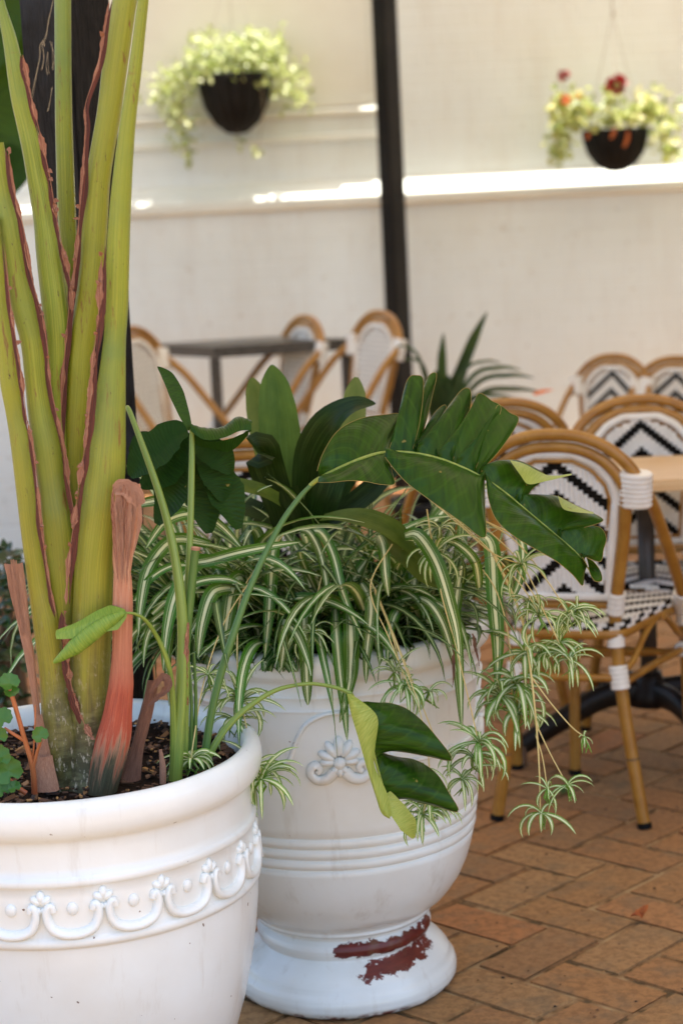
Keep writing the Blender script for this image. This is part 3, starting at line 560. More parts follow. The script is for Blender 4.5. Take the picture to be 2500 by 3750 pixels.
    sheath([(1640, 78, 98), (1690, 82, 108), (1730, 84, 118), (1752, 82, 122)], 2.775, 'dry_sheath_pale', 20, .5, .1)
    sheath([(1735, 84, 122), (1770, 68, 130), (1815, 80, 140)], 2.765, 'dry_sheath_pale', 18, .5, .12)
    sheath([(1560, 338, 368), (1600, 330, 360), (1650, 316, 350), (1720, 298, 332), (1792, 268, 326)], 2.80, 'dry_sheath_dark', 30, .5, .16)
    m = MB(); P = spl([pt(x, y, 2.78) for x, y in ((345, 1592), (358, 1570), (378, 1556), (384, 1580), (366, 1600), (340, 1622))], 26); m.ribbon(P, [.004, .010, .013, .009, .005], lambda v: Vector((math.sin(v*5)*.5, -1, .6)), fold=.4, nc=4, jag=.3); m.build('curled_sheath_tip', 'dry_sheath_dark', r)
    sheath([(1720, 365, 372), (1760, 366, 382), (1800, 367, 382)], 2.79, 'dry_sheath_pale', 14, .5, .1)
make_strelitzia()

# ------------------------------------------------------------------ its leafy side shoot
def patch(m, rib, edge, nu=8, nv=14, bulge=.012, corr=.0018, freq=9., mi=0, nrm=Vector((0, -.6, .8)), vr=(0, 1), curl=0.):
    A, B = spl(rib, nv), spl(edge, nv); rows = []
    for i in range(nv):
        row = []; v = lerp(vr[0], vr[1], i/(nv-1))
        for j in range(nu+1):
            u = j/nu; p = A[i].lerp(B[i], u); p = p+nrm*(bulge*math.sin(math.pi*u)+corr*math.sin(v*freq*6.283)*math.sin(math.pi*min(1, u*1.1)))+Vector((0, 1, -.3))*curl*u*u; row.append(p)
        rows.append(row)
    b = m.grid(rows, mi=mi)
    k = len(m.f)-(nv-1)*nu
    for i in range(nv-1):
        for j in range(nu):
            v0, v1 = lerp(vr[0], vr[1], i/(nv-1)), lerp(vr[0], vr[1], (i+1)/(nv-1)); m.uv[k+i*nu+j] = [(j/nu, v0), ((j+1)/nu, v0), ((j+1)/nu, v1), (j/nu, v1)]
def make_shoot():
    r = empty('side_shoot', ptz(410, 1788, .55), label='slender green side shoot with arching torn paddle leaves growing from the round pot', cat='plant')
    def stem(L, wid, mat='green_stem', nm='leaf_stalk', n=40, flat=.9):
        P = spl([pt(*q) for q in L], n); m = MB(); m.tube(P, [x/2*M2(2.85) for x in wid], 10, side=(1, -.2, 0), flat=flat); return m.build(nm, mat, r)
    stem([(292, 935, 2.93), (300, 950, 2.92), (330, 1030, 2.9), (365, 1130, 2.88), (390, 1220, 2.86), (410, 1330, 2.84), (420, 1450, 2.83), (416, 1600, 2.82), (408, 1700, 2.815), (403, 1792, 2.815)], [11, 13, 17, 20, 25, 28, 32, 34])
    t2 = stem([(440, 985, 2.92), (441, 1010, 2.92), (440, 1100, 2.9), (436, 1250, 2.87), (430, 1380, 2.86), (428, 1500, 2.85), (425, 1650, 2.84), (420, 1785, 2.84)], [9, 13, 16, 16, 17, 18, 20, 24])
    st = stem([(449, 1262, 2.84), (445, 1300, 2.84), (437, 1380, 2.84), (431, 1440, 2.84), (428, 1500, 2.845)], [21, 20, 21, 20, 17], 'dark_stem', 'cut_stub')
    m = MB(); m.tube([pt(449.5, 1257, 2.84), pt(449, 1263, 2.84)], 10.8*M2(2.84), 10, side=(1, 0, 0)); m.build('cut_face', 'dry_sheath_pale', st)
    t4 = stem([(288, 1408, 2.74), (310, 1410, 2.75), (335, 1425, 2.76), (362, 1465, 2.78), (385, 1520, 2.79), (395, 1580, 2.80), (399, 1680, 2.81), (398, 1790, 2.815)], [7, 8, 9, 11, 13, 14, 17, 20])
    for Y, s0 in ((2.86, 0), (2.86, 1)):
        stem([(432+14*s0, 1500, Y), (440+10*s0, 1620, Y), (436+8*s0, 1785, Y)], [6, 9, 14], 'dark_stem')
    m = MB(); P = spl([pt(x, y, 2.82) for x, y in ((433, 1430), (428, 1500), (424, 1560), (430, 1620))], 20); m.ribbon(P, [.003, .008, .009, .003], (0, -1, 0), fold=.3, nc=3, jag=.4); m.build('dry_margin', 'dry_margin', r)
    t5 = stem([(716, 1113, 2.97), (690, 1140, 2.965), (650, 1195, 2.95), (610, 1270, 2.93), (570, 1360, 2.91), (535, 1460, 2.89), (508, 1545, 2.88), (485, 1640, 2.87), (465, 1775, 2.86)], [10, 13, 15, 16, 17, 19, 20, 20, 20], 'dark_stem')
    t6 = stem([(806, 1594, 2.90), (780, 1582, 2.9), (740, 1573, 2.9), (700, 1571, 2.9), (640, 1583, 2.895), (590, 1610, 2.89), (540, 1650, 2.88), (500, 1700, 2.87), (462, 1772, 2.86)], [11, 10, 10, 10, 11, 13, 16, 18, 18])
    # the big torn leaf
    rb = [(712, 1116), (735, 1098), (800, 1066), (850, 1047), (890, 1039), (950, 1041), (1010, 1054), (1060, 1073), (1110, 1098), (1160, 1132), (1220, 1182), (1275, 1228), (1325, 1272), (1352, 1310)]
    RY = [2.97, 2.97, 2.965, 2.96, 2.955, 2.95, 2.945, 2.94, 2.935, 2.93, 2.925, 2.92, 2.92, 2.92]
    RIB = [pt(x, y, Y) for (x, y), Y in zip(rb, RY)]
    m = MB(); m.tube(spl(RIB, 60), lambda t: lerp(5.5, 1.2, t)*M2(2.95), 8, side=(1, 0, 0)); rib_o = m.build('midrib', 'leaf_under', r)
    def ribseg(a, b, n=6):
        S = spl(RIB, 200); k0, k1 = int(a/13*199), int(b/13*199); return [S[k0+(k1-k0)*i//(n-1)] for i in range(n)]
    LOBES = [ # rib range, outer edge (x, y, depth offset), upper side first
      (1, 4.0, [(728, 1082, .00), (742, 1040, .03), (775, 990, .06), (825, 962, .08), (880, 953, .09), (920, 953, .09), (905, 1000, .05), (893, 1030, .01)], 'leaf_big', .006),
      (4.0, 5.1, [(893, 1032, .01), (912, 970, .05), (926, 900, .09), (938, 868, .10), (955, 862, .10), (972, 875, .09), (965, 960, .05), (948, 1030, .01)], 'leaf_big', .008),
      (4.2, 5.2, [(915, 1010, .05), (945, 960, .09), (968, 900, .12), (985, 862, .13), (1002, 860, .13), (992, 910, .11), (975, 980, .07), (955, 1035, .02)], 'leaf_big', .008),
      (5.0, 6.0, [(955, 1030, .03), (975, 985, .07), (1000, 945, .10), (1022, 930, .11), (1022, 955, .10), (1012, 1000, .06), (1000, 1045, .02)], 'leaf_dark', .008),
      (5.1, 6.6, [(965, 1028, .02), (1000, 975, .06), (1035, 925, .10), (1062, 894, .12), (1080, 897, .12), (1078, 940, .10), (1060, 1000, .06), (1040, 1055, .01)], 'leaf_big', .010),
      (6.0, 7.6, [(1010, 1040, .02), (1050, 985, .06), (1085, 930, .10), (1100, 903, .12), (1128, 920, .12), (1150, 940, .11), (1120, 1010, .06), (1092, 1075, .01)], 'leaf_big', .010),
      (6.8, 7.9, [(1055, 1050, .02), (1100, 1000, .06), (1132, 950, .10), (1145, 930, .12), (1170, 948, .12), (1190, 966, .11), (1150, 1030, .05), (1100, 1085, .01)], 'leaf_big', .010),
      (7.8, 9.6, [(1104, 1083, .01), (1140, 1062, .05), (1180, 1056, .07), (1215, 1068, .08), (1250, 1090, .07), (1240, 1108, .05), (1220, 1125, .03), (1200, 1160, .01)], 'leaf_big', .012),
      (9.4, 11.3, [(1196, 1150, .02), (1235, 1138, .05), (1280, 1140, .07), (1320, 1160, .08), (1360, 1178, .07), (1384, 1196, .06), (1340, 1212, .03), (1290, 1228, .01)], 'leaf_big', .012),
      (11.1, 12.6, [(1285, 1226, .01), (1310, 1212, .04), (1345, 1206, .05), (1378, 1212, .06), (1391, 1235, .05), (1385, 1262, .04), (1376, 1290, .03), (1330, 1272, .005)], 'leaf_big', .010),
      (1, 4.1, [(730, 1108, -.01), (760, 1108, -.03), (800, 1104, -.04), (840, 1106, -.05), (870, 1112, -.05), (905, 1112, -.05), (900, 1085, -.03), (892, 1048, -.005)], 'leaf_big', .006),
      (4.0, 8.1, [(884, 1050, -.01), (905, 1078, -.03), (935, 1110, -.05), (975, 1140, -.07), (1020, 1172, -.09), (1060, 1200, -.10), (1112, 1236, -.11), (1113, 1170, -.06), (1112, 1103, -.005)], 'leaf_big', .014),
      (8.1, 13, [(1116, 1106, -.01), (1122, 1150, -.04), (1140, 1195, -.07), (1180, 1232, -.08), (1230, 1262, -.08), (1275, 1288, -.08), (1312, 1318, -.07), (1336, 1345, -.05), (1340, 1325, -.02)], 'leaf_big', .014),
      (12.3, 13, [(1336, 1280, -.01), (1348, 1300, -.02), (1356, 1322, -.02), (1366, 1335, -.02), (1381, 1333, -.01), (1378, 1312, .0), (1362, 1290, .0), (1345, 1280, .005)], 'leaf_big', .004)]
    for a, b, E, mt, bl in LOBES:
        m = MB(); base = 2.955-.004*a; patch(m, ribseg(a, b, 8), [pt(x, y, base+dz) for x, y, dz in E], 9, 26, bl, .0016, 13, vr=(a/13, b/13), nrm=Vector((0, -.5, .85)))
        lb = m.build('leaf_segment', mt, rib_o)
        ed = MB(); ed.tube(spl([pt(x, y, base+dz-.0008) for x, y, dz in E], 40), .00045, 4, caps=False); ed.build('dry_edge', 'leaf_edge', rib_o)
    m = MB(); patch(m, [pt(x, y, 2.93+.04) for x, y in ((1170, 1057), (1200, 1064), (1235, 1082), (1262, 1092), (1310, 1091))], [pt(x, y, 2.93) for x, y in ((1172, 1060), (1195, 1092), (1212, 1112), (1250, 1106), (1312, 1091))], 5, 16, .003, .0004); m.build('folded_flap', 'leaf_under', rib_o)
    m = MB(); patch(m, [pt(x, y, 2.92+.04) for x, y in ((1280, 1139), (1300, 1150), (1330, 1165), (1362, 1179))], [pt(x, y, 2.91) for x, y in ((1281, 1142), (1292, 1168), (1320, 1176), (1362, 1180))], 5, 14, .003, .0004); m.build('folded_flap', 'leaf_under', rib_o)
    # the low hanging leaf
    rb2 = [pt(*q) for q in ((806, 1594, 2.90), (830, 1640, 2.9), (850, 1700, 2.9), (868, 1770, 2.9), (888, 1830, 2.905), (915, 1872, 2.91), (945, 1918, 2.91))]
    m = MB(); m.tube(spl(rb2, 30), lambda t: lerp(5, 1.2, t)*M2(2.9), 8, side=(1, 0, 0)); ro = m.build('midrib', 'leaf_under', r)
    S2 = spl(rb2, 100)
    def seg2(a, b, n=8): return [S2[int(lerp(a, b, i/(n-1))*99)] for i in range(n)]
    m = MB(); patch(m, [pt(x, y, 2.875) for x, y in ((796, 1592), (806, 1640), (824, 1700), (842, 1765), (862, 1828), (876, 1868), (897, 1882))], [pt(x, y, 2.885) for x, y in ((806, 1594), (850, 1626), (868, 1655), (862, 1710), (860, 1760), (888, 1820), (900, 1872))], 7, 26, .008, .001, 9, nrm=Vector((-.3, -.9, .2))); m.build('leaf_segment', 'leaf_under', ro)
    for E, a, b in (([(862, 1618), (890, 1614), (930, 1626), (965, 1652), (1000, 1690), (1038, 1745), (985, 1738), (930, 1728), (866, 1722)], .1, .46), ([(866, 1726), (910, 1738), (955, 1746), (1000, 1775), (1030, 1820), (1052, 1864), (1000, 1852), (950, 1840), (895, 1822)], .46, .74)):
        m = MB(); patch(m, seg2(a, b), [pt(x, y, 2.93+.03*math.sin(i)) for i, (x, y) in enumerate(E)], 9, 26, .012, .0014, 12, vr=(a, b), nrm=Vector((.2, -.8, .5))); m.build('leaf_segment', 'leaf_big', ro)
        ed = MB(); ed.tube(spl([pt(x, y, 2.929+.03*math.sin(i)) for i, (x, y) in enumerate(E)], 40), .0004, 4, caps=False); ed.build('dry_edge', 'leaf_edge', ro)
    m = MB(); P = spl([pt(*q) for q in ((888, 1822, 2.895), (912, 1860, 2.89), (935, 1893, 2.89), (950, 1925, 2.9))], 16); m.ribbon(P, [.012, .026, .028, .004], (0.2, -1, .2), fold=.25, nc=4); m.build('leaf_tail', 'leaf_under', ro)
    # young rolled leaf
    m = MB(); P = spl([pt(*q) for q in ((290, 1406, 2.74), (262, 1412, 2.735), (225, 1424, 2.73), (180, 1443, 2.73), (128, 1456, 2.735))], 24); m.ribbon(P, [.010, .042, .036, .026, .014], lambda v: Vector((0, -.75, .65)), fold=-.35, nc=6); m.build('young_leaf', 'leaf_young', t4)
    m = MB(); P = spl([pt(*q) for q in ((286, 1408, 2.735), (255, 1424, 2.73), (215, 1452, 2.725), (170, 1488, 2.725), (124, 1522, 2.73))], 24); m.tube(P, [.003, .010, .0125, .0115, .002], 12, side=(.5, 0, .8), flat=.8); m.build('rolled_leaf', 'leaf_young', t4)
    # blades on the second stalk, dark leaves behind
    m = MB(); P = spl([pt(*q) for q in ((437, 988, 2.92), (424, 955, 2.925), (405, 905, 2.93), (385, 865, 2.935), (362, 842, 2.94))], 22); m.ribbon(P, [.006, .016, .023, .018, .001], (.35, -1, .1), fold=.2, nc=4); m.build('leaf_blade', 'leaf_big', t2)
    m = MB(); patch(m, [pt(*q) for q in ((438, 990, 2.91), (470, 1010, 2.9), (515, 1005, 2.9), (550, 990, 2.91), (578, 988, 2.92))], [pt(*q) for q in ((440, 982, 2.93), (470, 985, 2.95), (510, 985, 2.96), (545, 958, 2.965), (579, 972, 2.95))], 6, 24, .012, .001); m.build('leaf_blade', 'leaf_big', t2)
    m = MB(); patch(m, [pt(*q) for q in ((439, 988, 2.925), (470, 1012, 2.915), (520, 1010, 2.915), (578, 990, 2.925))], [pt(*q) for q in ((445, 1020, 2.93), (480, 1030, 2.93), (530, 1036, 2.93), (570, 1000, 2.93))], 6, 24, .008, .001); m.build('leaf_blade', 'leaf_dark', t2)
    DK = [([(432, 990, 2.97), (400, 1000, 2.97), (360, 1035, 2.965), (325, 1065, 2.96), (300, 1095, 2.96)], [.02, .05, .062, .05, .01]), ([(435, 995, 2.99), (405, 1040, 2.99), (370, 1090, 2.98), (322, 1120, 2.97)], [.02, .05, .055, .008]), ([(438, 1000, 2.985), (415, 1070, 2.985), (395, 1140, 2.98), (362, 1205, 2.975)], [.02, .055, .06, .01]),
          ([(440, 1010, 3.0), (455, 1080, 3.0), (470, 1150, 2.99), (480, 1225, 2.98)], [.02, .055, .06, .01]), ([(445, 1015, 2.99), (485, 1080, 2.99), (520, 1140, 2.985), (548, 1215, 2.98)], [.02, .055, .06, .01]), ([(445, 1020, 2.97), (480, 1035, 2.965), (510, 1055, 2.96), (530, 1088, 2.96)], [.02, .045, .045, .008]), ([(450, 1040, 2.98), (480, 1060, 2.975), (502, 1100, 2.97), (512, 1150, 2.97)], [.02, .05, .05, .01]), ([(430, 1000, 3.01), (380, 1030, 3.01), (330, 1030, 3.0), (304, 1050, 3.0)], [.02, .05, .05, .01])]
    for i, (L, wd) in enumerate(DK):
        m = MB(); m.ribbon(spl([pt(*q) for q in L], 26), wd, (.25*math.sin(i*2.1), -.8, .6), fold=.3, nc=6, jag=.05); m.build('leaf_blade', 'leaf_dark', r)
make_shoot()

# ------------------------------------------------------------------ clivia in the urn
def make_clivia():
    r = empty('strap_leaf_plant', URN+Vector((0, 0, .62)), label='dark green strap leaf plant standing upright in the middle of the urn', cat='plant')
    def lf(L, wd, mat, nrm=(0, -1, .15), fold=.22, nc=6):
        m = MB(); m.ribbon(spl([pt(*q) for q in L], 26), [x*1.12*M2(3.35) for x in wd], nrm, fold=fold, nc=nc); m.build('leaf', mat, r)
    lf([(662, 1225, 3.36), (652, 1120, 3.36), (645, 1020, 3.37), (635, 920, 3.38), (624, 838, 3.40)], [42, 58, 76, 88, 86, 78, 58, 6], 'clivia')
    lf([(650, 1220, 3.40), (632, 1110, 3.41), (610, 1010, 3.42), (592, 925, 3.43), (578, 868, 3.43)], [40, 48, 54, 58, 60, 54, 40, 8], 'clivia_pale')
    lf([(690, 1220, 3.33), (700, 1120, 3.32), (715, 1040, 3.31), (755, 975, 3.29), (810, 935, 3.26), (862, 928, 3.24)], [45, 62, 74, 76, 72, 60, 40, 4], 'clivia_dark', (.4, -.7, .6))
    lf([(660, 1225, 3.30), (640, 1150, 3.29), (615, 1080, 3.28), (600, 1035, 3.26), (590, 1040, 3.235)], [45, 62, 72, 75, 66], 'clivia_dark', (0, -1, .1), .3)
    lf([(765, 1200, 3.42), (790, 1060, 3.43), (810, 950, 3.44), (818, 866, 3.45)], [40, 50, 56, 60, 56, 44, 8], 'clivia_pale')
    lf([(640, 1150, 3.22), (590, 1125, 3.2), (520, 1112, 3.19), (455, 1105, 3.19), (406, 1108, 3.2)], [40, 38, 36, 28, 3], 'clivia', (0, -.6, .8))
    lf([(740, 1190, 3.2), (790, 1185, 3.15), (850, 1195, 3.12), (910, 1225, 3.1), (968, 1292, 3.1)], [20, 34, 46, 44, 3], 'clivia', (0, -.7, .7))
    lf([(880, 1230, 3.15), (930, 1275, 3.12), (975, 1320, 3.11), (1015, 1352, 3.11)], [30, 44, 42, 3], 'clivia', (0, -.7, .7))
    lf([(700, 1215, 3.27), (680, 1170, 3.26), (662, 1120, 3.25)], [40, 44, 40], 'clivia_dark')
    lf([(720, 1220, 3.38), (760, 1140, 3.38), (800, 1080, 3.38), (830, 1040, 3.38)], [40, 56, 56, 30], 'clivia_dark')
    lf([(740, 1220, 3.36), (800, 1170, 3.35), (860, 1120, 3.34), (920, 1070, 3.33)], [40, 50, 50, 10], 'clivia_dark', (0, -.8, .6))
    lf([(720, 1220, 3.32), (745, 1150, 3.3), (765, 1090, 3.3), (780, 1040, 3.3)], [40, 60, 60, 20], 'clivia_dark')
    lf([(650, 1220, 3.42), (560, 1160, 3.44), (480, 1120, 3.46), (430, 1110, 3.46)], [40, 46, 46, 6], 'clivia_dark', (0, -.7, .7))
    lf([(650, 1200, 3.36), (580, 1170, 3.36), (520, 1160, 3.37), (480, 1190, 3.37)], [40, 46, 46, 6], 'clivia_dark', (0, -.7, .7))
make_clivia()

# ------------------------------------------------------------------ spider plants
def push_out(p):                       # keep a leaf outside the urn's rim and belly
    q = p-URN; rr = math.hypot(q.x, q.y)
    if q.z < .672 and rr > .20:
        lim = (.288 if q.z > .60 else prof_r(URN_PROF, max(q.z, .3))+.012)
        if q.z > .655: lim = lerp(.288, .2, (q.z-.655)/.017)
        if rr < lim and rr > 1e-4: q = Vector((q.x*lim/rr, q.y*lim/rr, q.z))
    return q+URN
def grow(base, az, e0, L, k, n=16, drop=1.25, bend=0.):
    P = [Vector(base)]; ds = L/(n-1)
    for i in range(1, n):
        s = i/(n-1); e = e0-k*s**drop; e = max(e, -1.52); a = az+bend*s; P.append(P[-1]+Vector((math.cos(a)*math.cos(e), math.sin(a)*math.cos(e), math.sin(e)))*ds)
    return [push_out(p) for p in P]
SP_W = [.55, .8, .95, 1., 1., .95, .85, .68, .45, .06]
def make_spider():
    r = empty('spider_plant', URN+Vector((0, -.1, .62)), label='cream striped spider plant spilling over the urn rim with dangling plantlets', cat='plant')
    rr = random.Random(21); cnt = 0
    crowns = [(-.165, -.125, 24), (-.06, -.185, 22), (.06, -.17, 22), (.15, -.12, 24), (.20, -.02, 22), (-.20, -.02, 24), (.0, -.12, 26), (.11, -.06, 24), (-.12, -.05, 24), (.17, .09, 18), (-.15, .10, 18), (.02, .02, 22), (.03, .16, 14), (-.225, -.085, 34), (-.21, -.12, 26), (-.23, .0, 20)]
    for ci, (cx, cy, nlf) in enumerate(crowns):
        nlf = int(nlf*1.05)
        b = URN+Vector((cx, cy, .635)); out = math.atan2(cy, cx)
        for i in range(nlf):
            az = out+rr.gauss(0, 1.25) if ci not in (6, 7, 11) else rr.uniform(-math.pi, math.pi)
            e0 = rr.uniform(.8, 1.5); L = rr.uniform(.22, .46); k = rr.uniform(1.0, 3.0)
            if rr.random() < .25: L *= .7; k *= .5
            P = grow(b+Vector((rr.uniform(-.025, .025), rr.uniform(-.025, .025), 0)), az, e0, L, k, bend=rr.gauss(0, .7))
            if proj(P[-1])[0] > 1215 or (min(p.z for p in P) < .612 and P[-1].y < URN.y and rr.random() < .8 and P[-1].x > URN.x-.2): continue
            wd = rr.choice((.009, .012, .015, .018, .021, .024))*rr.uniform(.9, 1.1); tw = rr.uniform(-.8, .8); m = MB()
            m.ribbon(P, lambda v: wd*lin(SP_W, v), lambda v, tw=tw, az=az: Vector((math.sin(az)*tw*v, -.25-math.cos(az)*tw*v, 1)), fold=.36, nc=4)
            m.build('leaf', 'spider_leaf' if (rr.random() < .75 and cy < .05) else 'spider_shade', r); cnt += 1  # back leaves and some others take the copy with painted-in shade
    # prominent hanging leaves of the photograph
    HANG = [([(690, 1215, 3.22), (712, 1225, 3.17), (735, 1270, 3.12), (748, 1330, 3.08), (752, 1380, 3.065)], 17), ([(700, 1225, 3.2), (735, 1222, 3.15), (765, 1275, 3.1), (790, 1370, 3.07), (835, 1470, 3.055)], 19),
            ([(640, 1230, 3.22), (628, 1260, 3.18), (622, 1340, 3.13), (616, 1430, 3.10), (608, 1510, 3.09)], 24), ([(560, 1330, 3.16), (545, 1330, 3.12), (530, 1370, 3.1), (520, 1440, 3.09), (512, 1500, 3.09)], 30),
            ([(700, 1400, 3.14), (698, 1440, 3.09), (703, 1520, 3.085), (705, 1580, 3.085), (707, 1620, 3.085)], 24), ([(800, 1390, 3.15), (805, 1440, 3.09), (806, 1520, 3.085), (802, 1570, 3.085), (780, 1660, 3.085)], 28),
            ([(770, 1400, 3.14), (772, 1450, 3.09), (780, 1540, 3.085), (790, 1620, 3.085), (797, 1700, 3.085)], 20), ([(830, 1340, 3.15), (850, 1380, 3.1), (850, 1430, 3.09), (842, 1500, 3.085), (840, 1570, 3.085)], 22),
            ([(930, 1230, 3.1), (960, 1230, 3.06), (1000, 1290, 3.03), (1030, 1380, 3.02), (1052, 1480, 3.02), (1060, 1670, 3.03)], 26), ([(1110, 1230, 3.2), (1128, 1260, 3.16), (1135, 1380, 3.12), (1142, 1480, 3.11), (1140, 1590, 3.11)], 30),
            ([(1060, 1300, 3.2), (1048, 1370, 3.14), (1042, 1450, 3.11), (1052, 1560, 3.1), (1060, 1680, 3.1)], 22), ([(950, 1370, 3.16), (985, 1385, 3.11), (1015, 1430, 3.1), (1035, 1490, 3.1), (1050, 1560, 3.1)], 20),
            ([(430, 1290, 3.1), (470, 1290, 3.06), (545, 1270, 3.03), (620, 1255, 3.04), (690, 1245, 3.06)], 20), ([(310, 1160, 3.1), (370, 1150, 3.08), (440, 1165, 3.06), (510, 1210, 3.05), (560, 1265, 3.05)], 20),
            ([(350, 1410, 3.1), (400, 1365, 3.07), (460, 1335, 3.05), (520, 1330, 3.05), (560, 1345, 3.06)], 16), ([(310, 1380, 3.05), (345, 1330, 3.05), (395, 1300, 3.05), (450, 1300, 3.06)], 14),
            ([(660, 1400, 3.13), (650, 1440, 3.09), (652, 1480, 3.085), (645, 1540, 3.085)], 22), ([(540, 1480, 3.1), (520, 1420, 3.1), (500, 1390, 3.12), (480, 1370, 3.14)], 16),
            ([(520, 1300, 3.14), (460, 1290, 3.08), (410, 1350, 3.04), (385, 1440, 3.02), (375, 1540, 3.01)], 26), ([(480, 1250, 3.16), (400, 1240, 3.1), (345, 1300, 3.06), (325, 1380, 3.04), (318, 1460, 3.03)], 24), ([(540, 1350, 3.12), (490, 1360, 3.05), (465, 1430, 3.02), (455, 1510, 3.01)], 26), ([(500, 1200, 3.2), (440, 1180, 3.15), (380, 1200, 3.1), (335, 1260, 3.08)], 22),
            ([(870, 1230, 3.14), (880, 1260, 3.1), (885, 1320, 3.08), (892, 1370, 3.08)], 20), ([(1100, 1350, 3.14), (1090, 1290, 3.1), (1050, 1250, 3.1), (1010, 1240, 3.12)], 18), ([(1180, 1200, 3.2), (1200, 1260, 3.15), (1190, 1340, 3.13), (1165, 1390, 3.13)], 16)]
    for L, wpx in HANG:
        P = spl([pt(*q) for q in L], 22); m = MB(); m.ribbon(P, lambda v: wpx*1.35*M2(3.1)*lin(SP_W, v), (0.05, -1, .25), fold=.3, nc=4); m.build('leaf', 'spider_leaf', r)
    fm = MB()
    for i in range(420):
        cx, cy, _ = rr.choice(crowns); out = math.atan2(cy, cx); P = grow(URN+Vector((cx+rr.uniform(-.03, .03), cy+rr.uniform(-.03, .03), .635)), out+rr.gauss(0, 1.3), rr.uniform(.6, 1.5), rr.uniform(.16, .38), rr.uniform(.6, 2.8), bend=rr.gauss(0, .9))
        if proj(P[-1])[0] > 1205 or (min(p.z for p in P) < .612 and P[-1].y < URN.y and P[-1].x > URN.x-.2): continue
        wd = rr.uniform(.004, .010); fm.ribbon(P, lambda v: wd*lin(SP_W, v), lambda v: Vector((.3*math.sin(i), -.3, 1)), fold=.36, nc=2)
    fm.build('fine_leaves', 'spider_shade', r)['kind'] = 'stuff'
    # plantlets on runners
    def pup(c, size, n, seed, spread=1.0, mat='spider_pup', par=None, down=.0):
        q = random.Random(seed); m = MB()
        for i in range(n):
            az = 2*math.pi*i/n+q.uniform(-.5, .5); e0 = q.uniform(-.3, 1.25)-down; L = size*q.uniform(.55, 1.1); k = q.uniform(.8, 2.4)*spread; P = [Vector(c)]
            for s in range(1, 9):
                e = e0-k*(s/8)**1.2; P.append(P[-1]+Vector((math.cos(az)*math.cos(e), .55*math.sin(az)*math.cos(e), math.sin(e)))*L/8)
            wd = size*.095*q.uniform(.8, 1.25); m.ribbon(P, lambda v: wd*lin(SP_W, v), lambda v: Vector((.2*math.sin(az*3), -.45, 1)), fold=.35, nc=2)
        for i in range(3): m.tube([Vector(c), Vector(c)+Vector((q.uniform(-.01, .01), q.uniform(-.01, .005), -.012)), Vector(c)+Vector((q.uniform(-.015, .015), -.004, -.026))], [.0022, .0018, .0006], 5)
        return m.build('plantlet', mat, par if par is not None else r)
    RUN = [ # runner path, width, [(plantlet pos, size m, leaves)]
      ([(650, 1230, 3.2), (560, 1350, 3.1), (545, 1480, 3.02), (552, 1600, 2.98), (578, 1720, 2.93), (598, 1810, 2.9)], [((552, 1612, 2.97), .085, 20), ((540, 1655, 2.96), .07, 14), ((600, 1790, 2.9), .085, 20), ((588, 1760, 2.9), .08, 12)]),
      ([(600, 1300, 3.1), (520, 1420, 3.0), (470, 1560, 2.92), (445, 1700, 2.84), (440, 1742, 2.83)], [((440, 1745, 2.83), .075, 16), ((480, 1550, 2.92), .06, 12)]),
      ([(745, 1300, 3.1), (728, 1370, 3.07), (718, 1450, 3.055)], [((716, 1452, 3.05), .055, 11)]),
      ([(900, 1250, 3.1), (850, 1350, 3.05), (895, 1470, 3.03), (945, 1590, 3.03)], [((930, 1575, 3.04), .07, 16), ((905, 1545, 3.04), .06, 12), ((985, 1590, 3.05), .055, 10)]),
      ([(860, 1360, 3.1), (910, 1480, 3.03), (960, 1620, 3.02), (985, 1760, 3.0), (972, 1870, 3.0)], [((970, 1872, 3.0), .07, 18), ((985, 1845, 3.01), .07, 14), ((960, 1765, 3.02), .06, 14)]),
      ([(1000, 1240, 3.1), (1010, 1350, 3.02), (1050, 1500, 3.02), (1095, 1690, 3.03)], [((1098, 1705, 3.03), .08, 20), ((1085, 1740, 3.03), .075, 14), ((1060, 1790, 3.03), .065, 12)]),
      ([(990, 1150, 3.15), (1060, 1210, 3.08), (1130, 1270, 3.05), (1195, 1295, 3.05)], [((1195, 1298, 3.05), .065, 14), ((1010, 1215, 3.1), .06, 12), ((1000, 1270, 3.08), .075, 16)]),
      ([(1020, 1170, 3.15), (1120, 1260, 3.1), (1200, 1350, 3.07), (1240, 1415, 3.06)], [((1238, 1418, 3.06), .07, 15), ((1215, 1380, 3.07), .06, 12)]),
      ([(1080, 1180, 3.15), (1180, 1240, 3.1), (1260, 1340, 3.08), (1300, 1405, 3.08)], [((1304, 1408, 3.08), .065, 14), ((1325, 1400, 3.08), .06, 12)]),
      ([(1100, 1200, 3.15), (1200, 1300, 3.12), (1265, 1440, 3.1), (1300, 1510, 3.09)], [((1305, 1515, 3.09), .075, 16), ((1285, 1475, 3.1), .07, 14), ((1240, 1500, 3.1), .065, 14)]),
      ([(1060, 1260, 3.18), (1130, 1340, 3.12), (1165, 1450, 3.1), (1175, 1590, 3.1)], [((1150, 1600, 3.1), .10, 22), ((1185, 1570, 3.1), .10, 20), ((1190, 1640, 3.1), .09, 16), ((1205, 1500, 3.1), .09, 16)])]
    sd = 50
    for L, pups in RUN:
        P = spl([pt(*q) for q in L], 30); m = MB(); m.tube(P, .0011, 5); ro = m.build('runner', 'runner', r)
        for (q, size, n) in pups: sd += 1; pup(pt(*q), size, n, sd, par=ro)
    # the long dangling runner at the right
    P = spl([pt(*q) for q in ((1130, 1270, 3.1), (1165, 1340, 3.09), (1200, 1430, 3.08), (1220, 1560, 3.07), (1232, 1680, 3.07), (1238, 1780, 3.07), (1240, 1870, 3.07))], 40); m = MB(); m.tube(P, [.0022, .0022, .002, .0017, .0014, .0012], 6); ro = m.build('runner', 'runner', r)
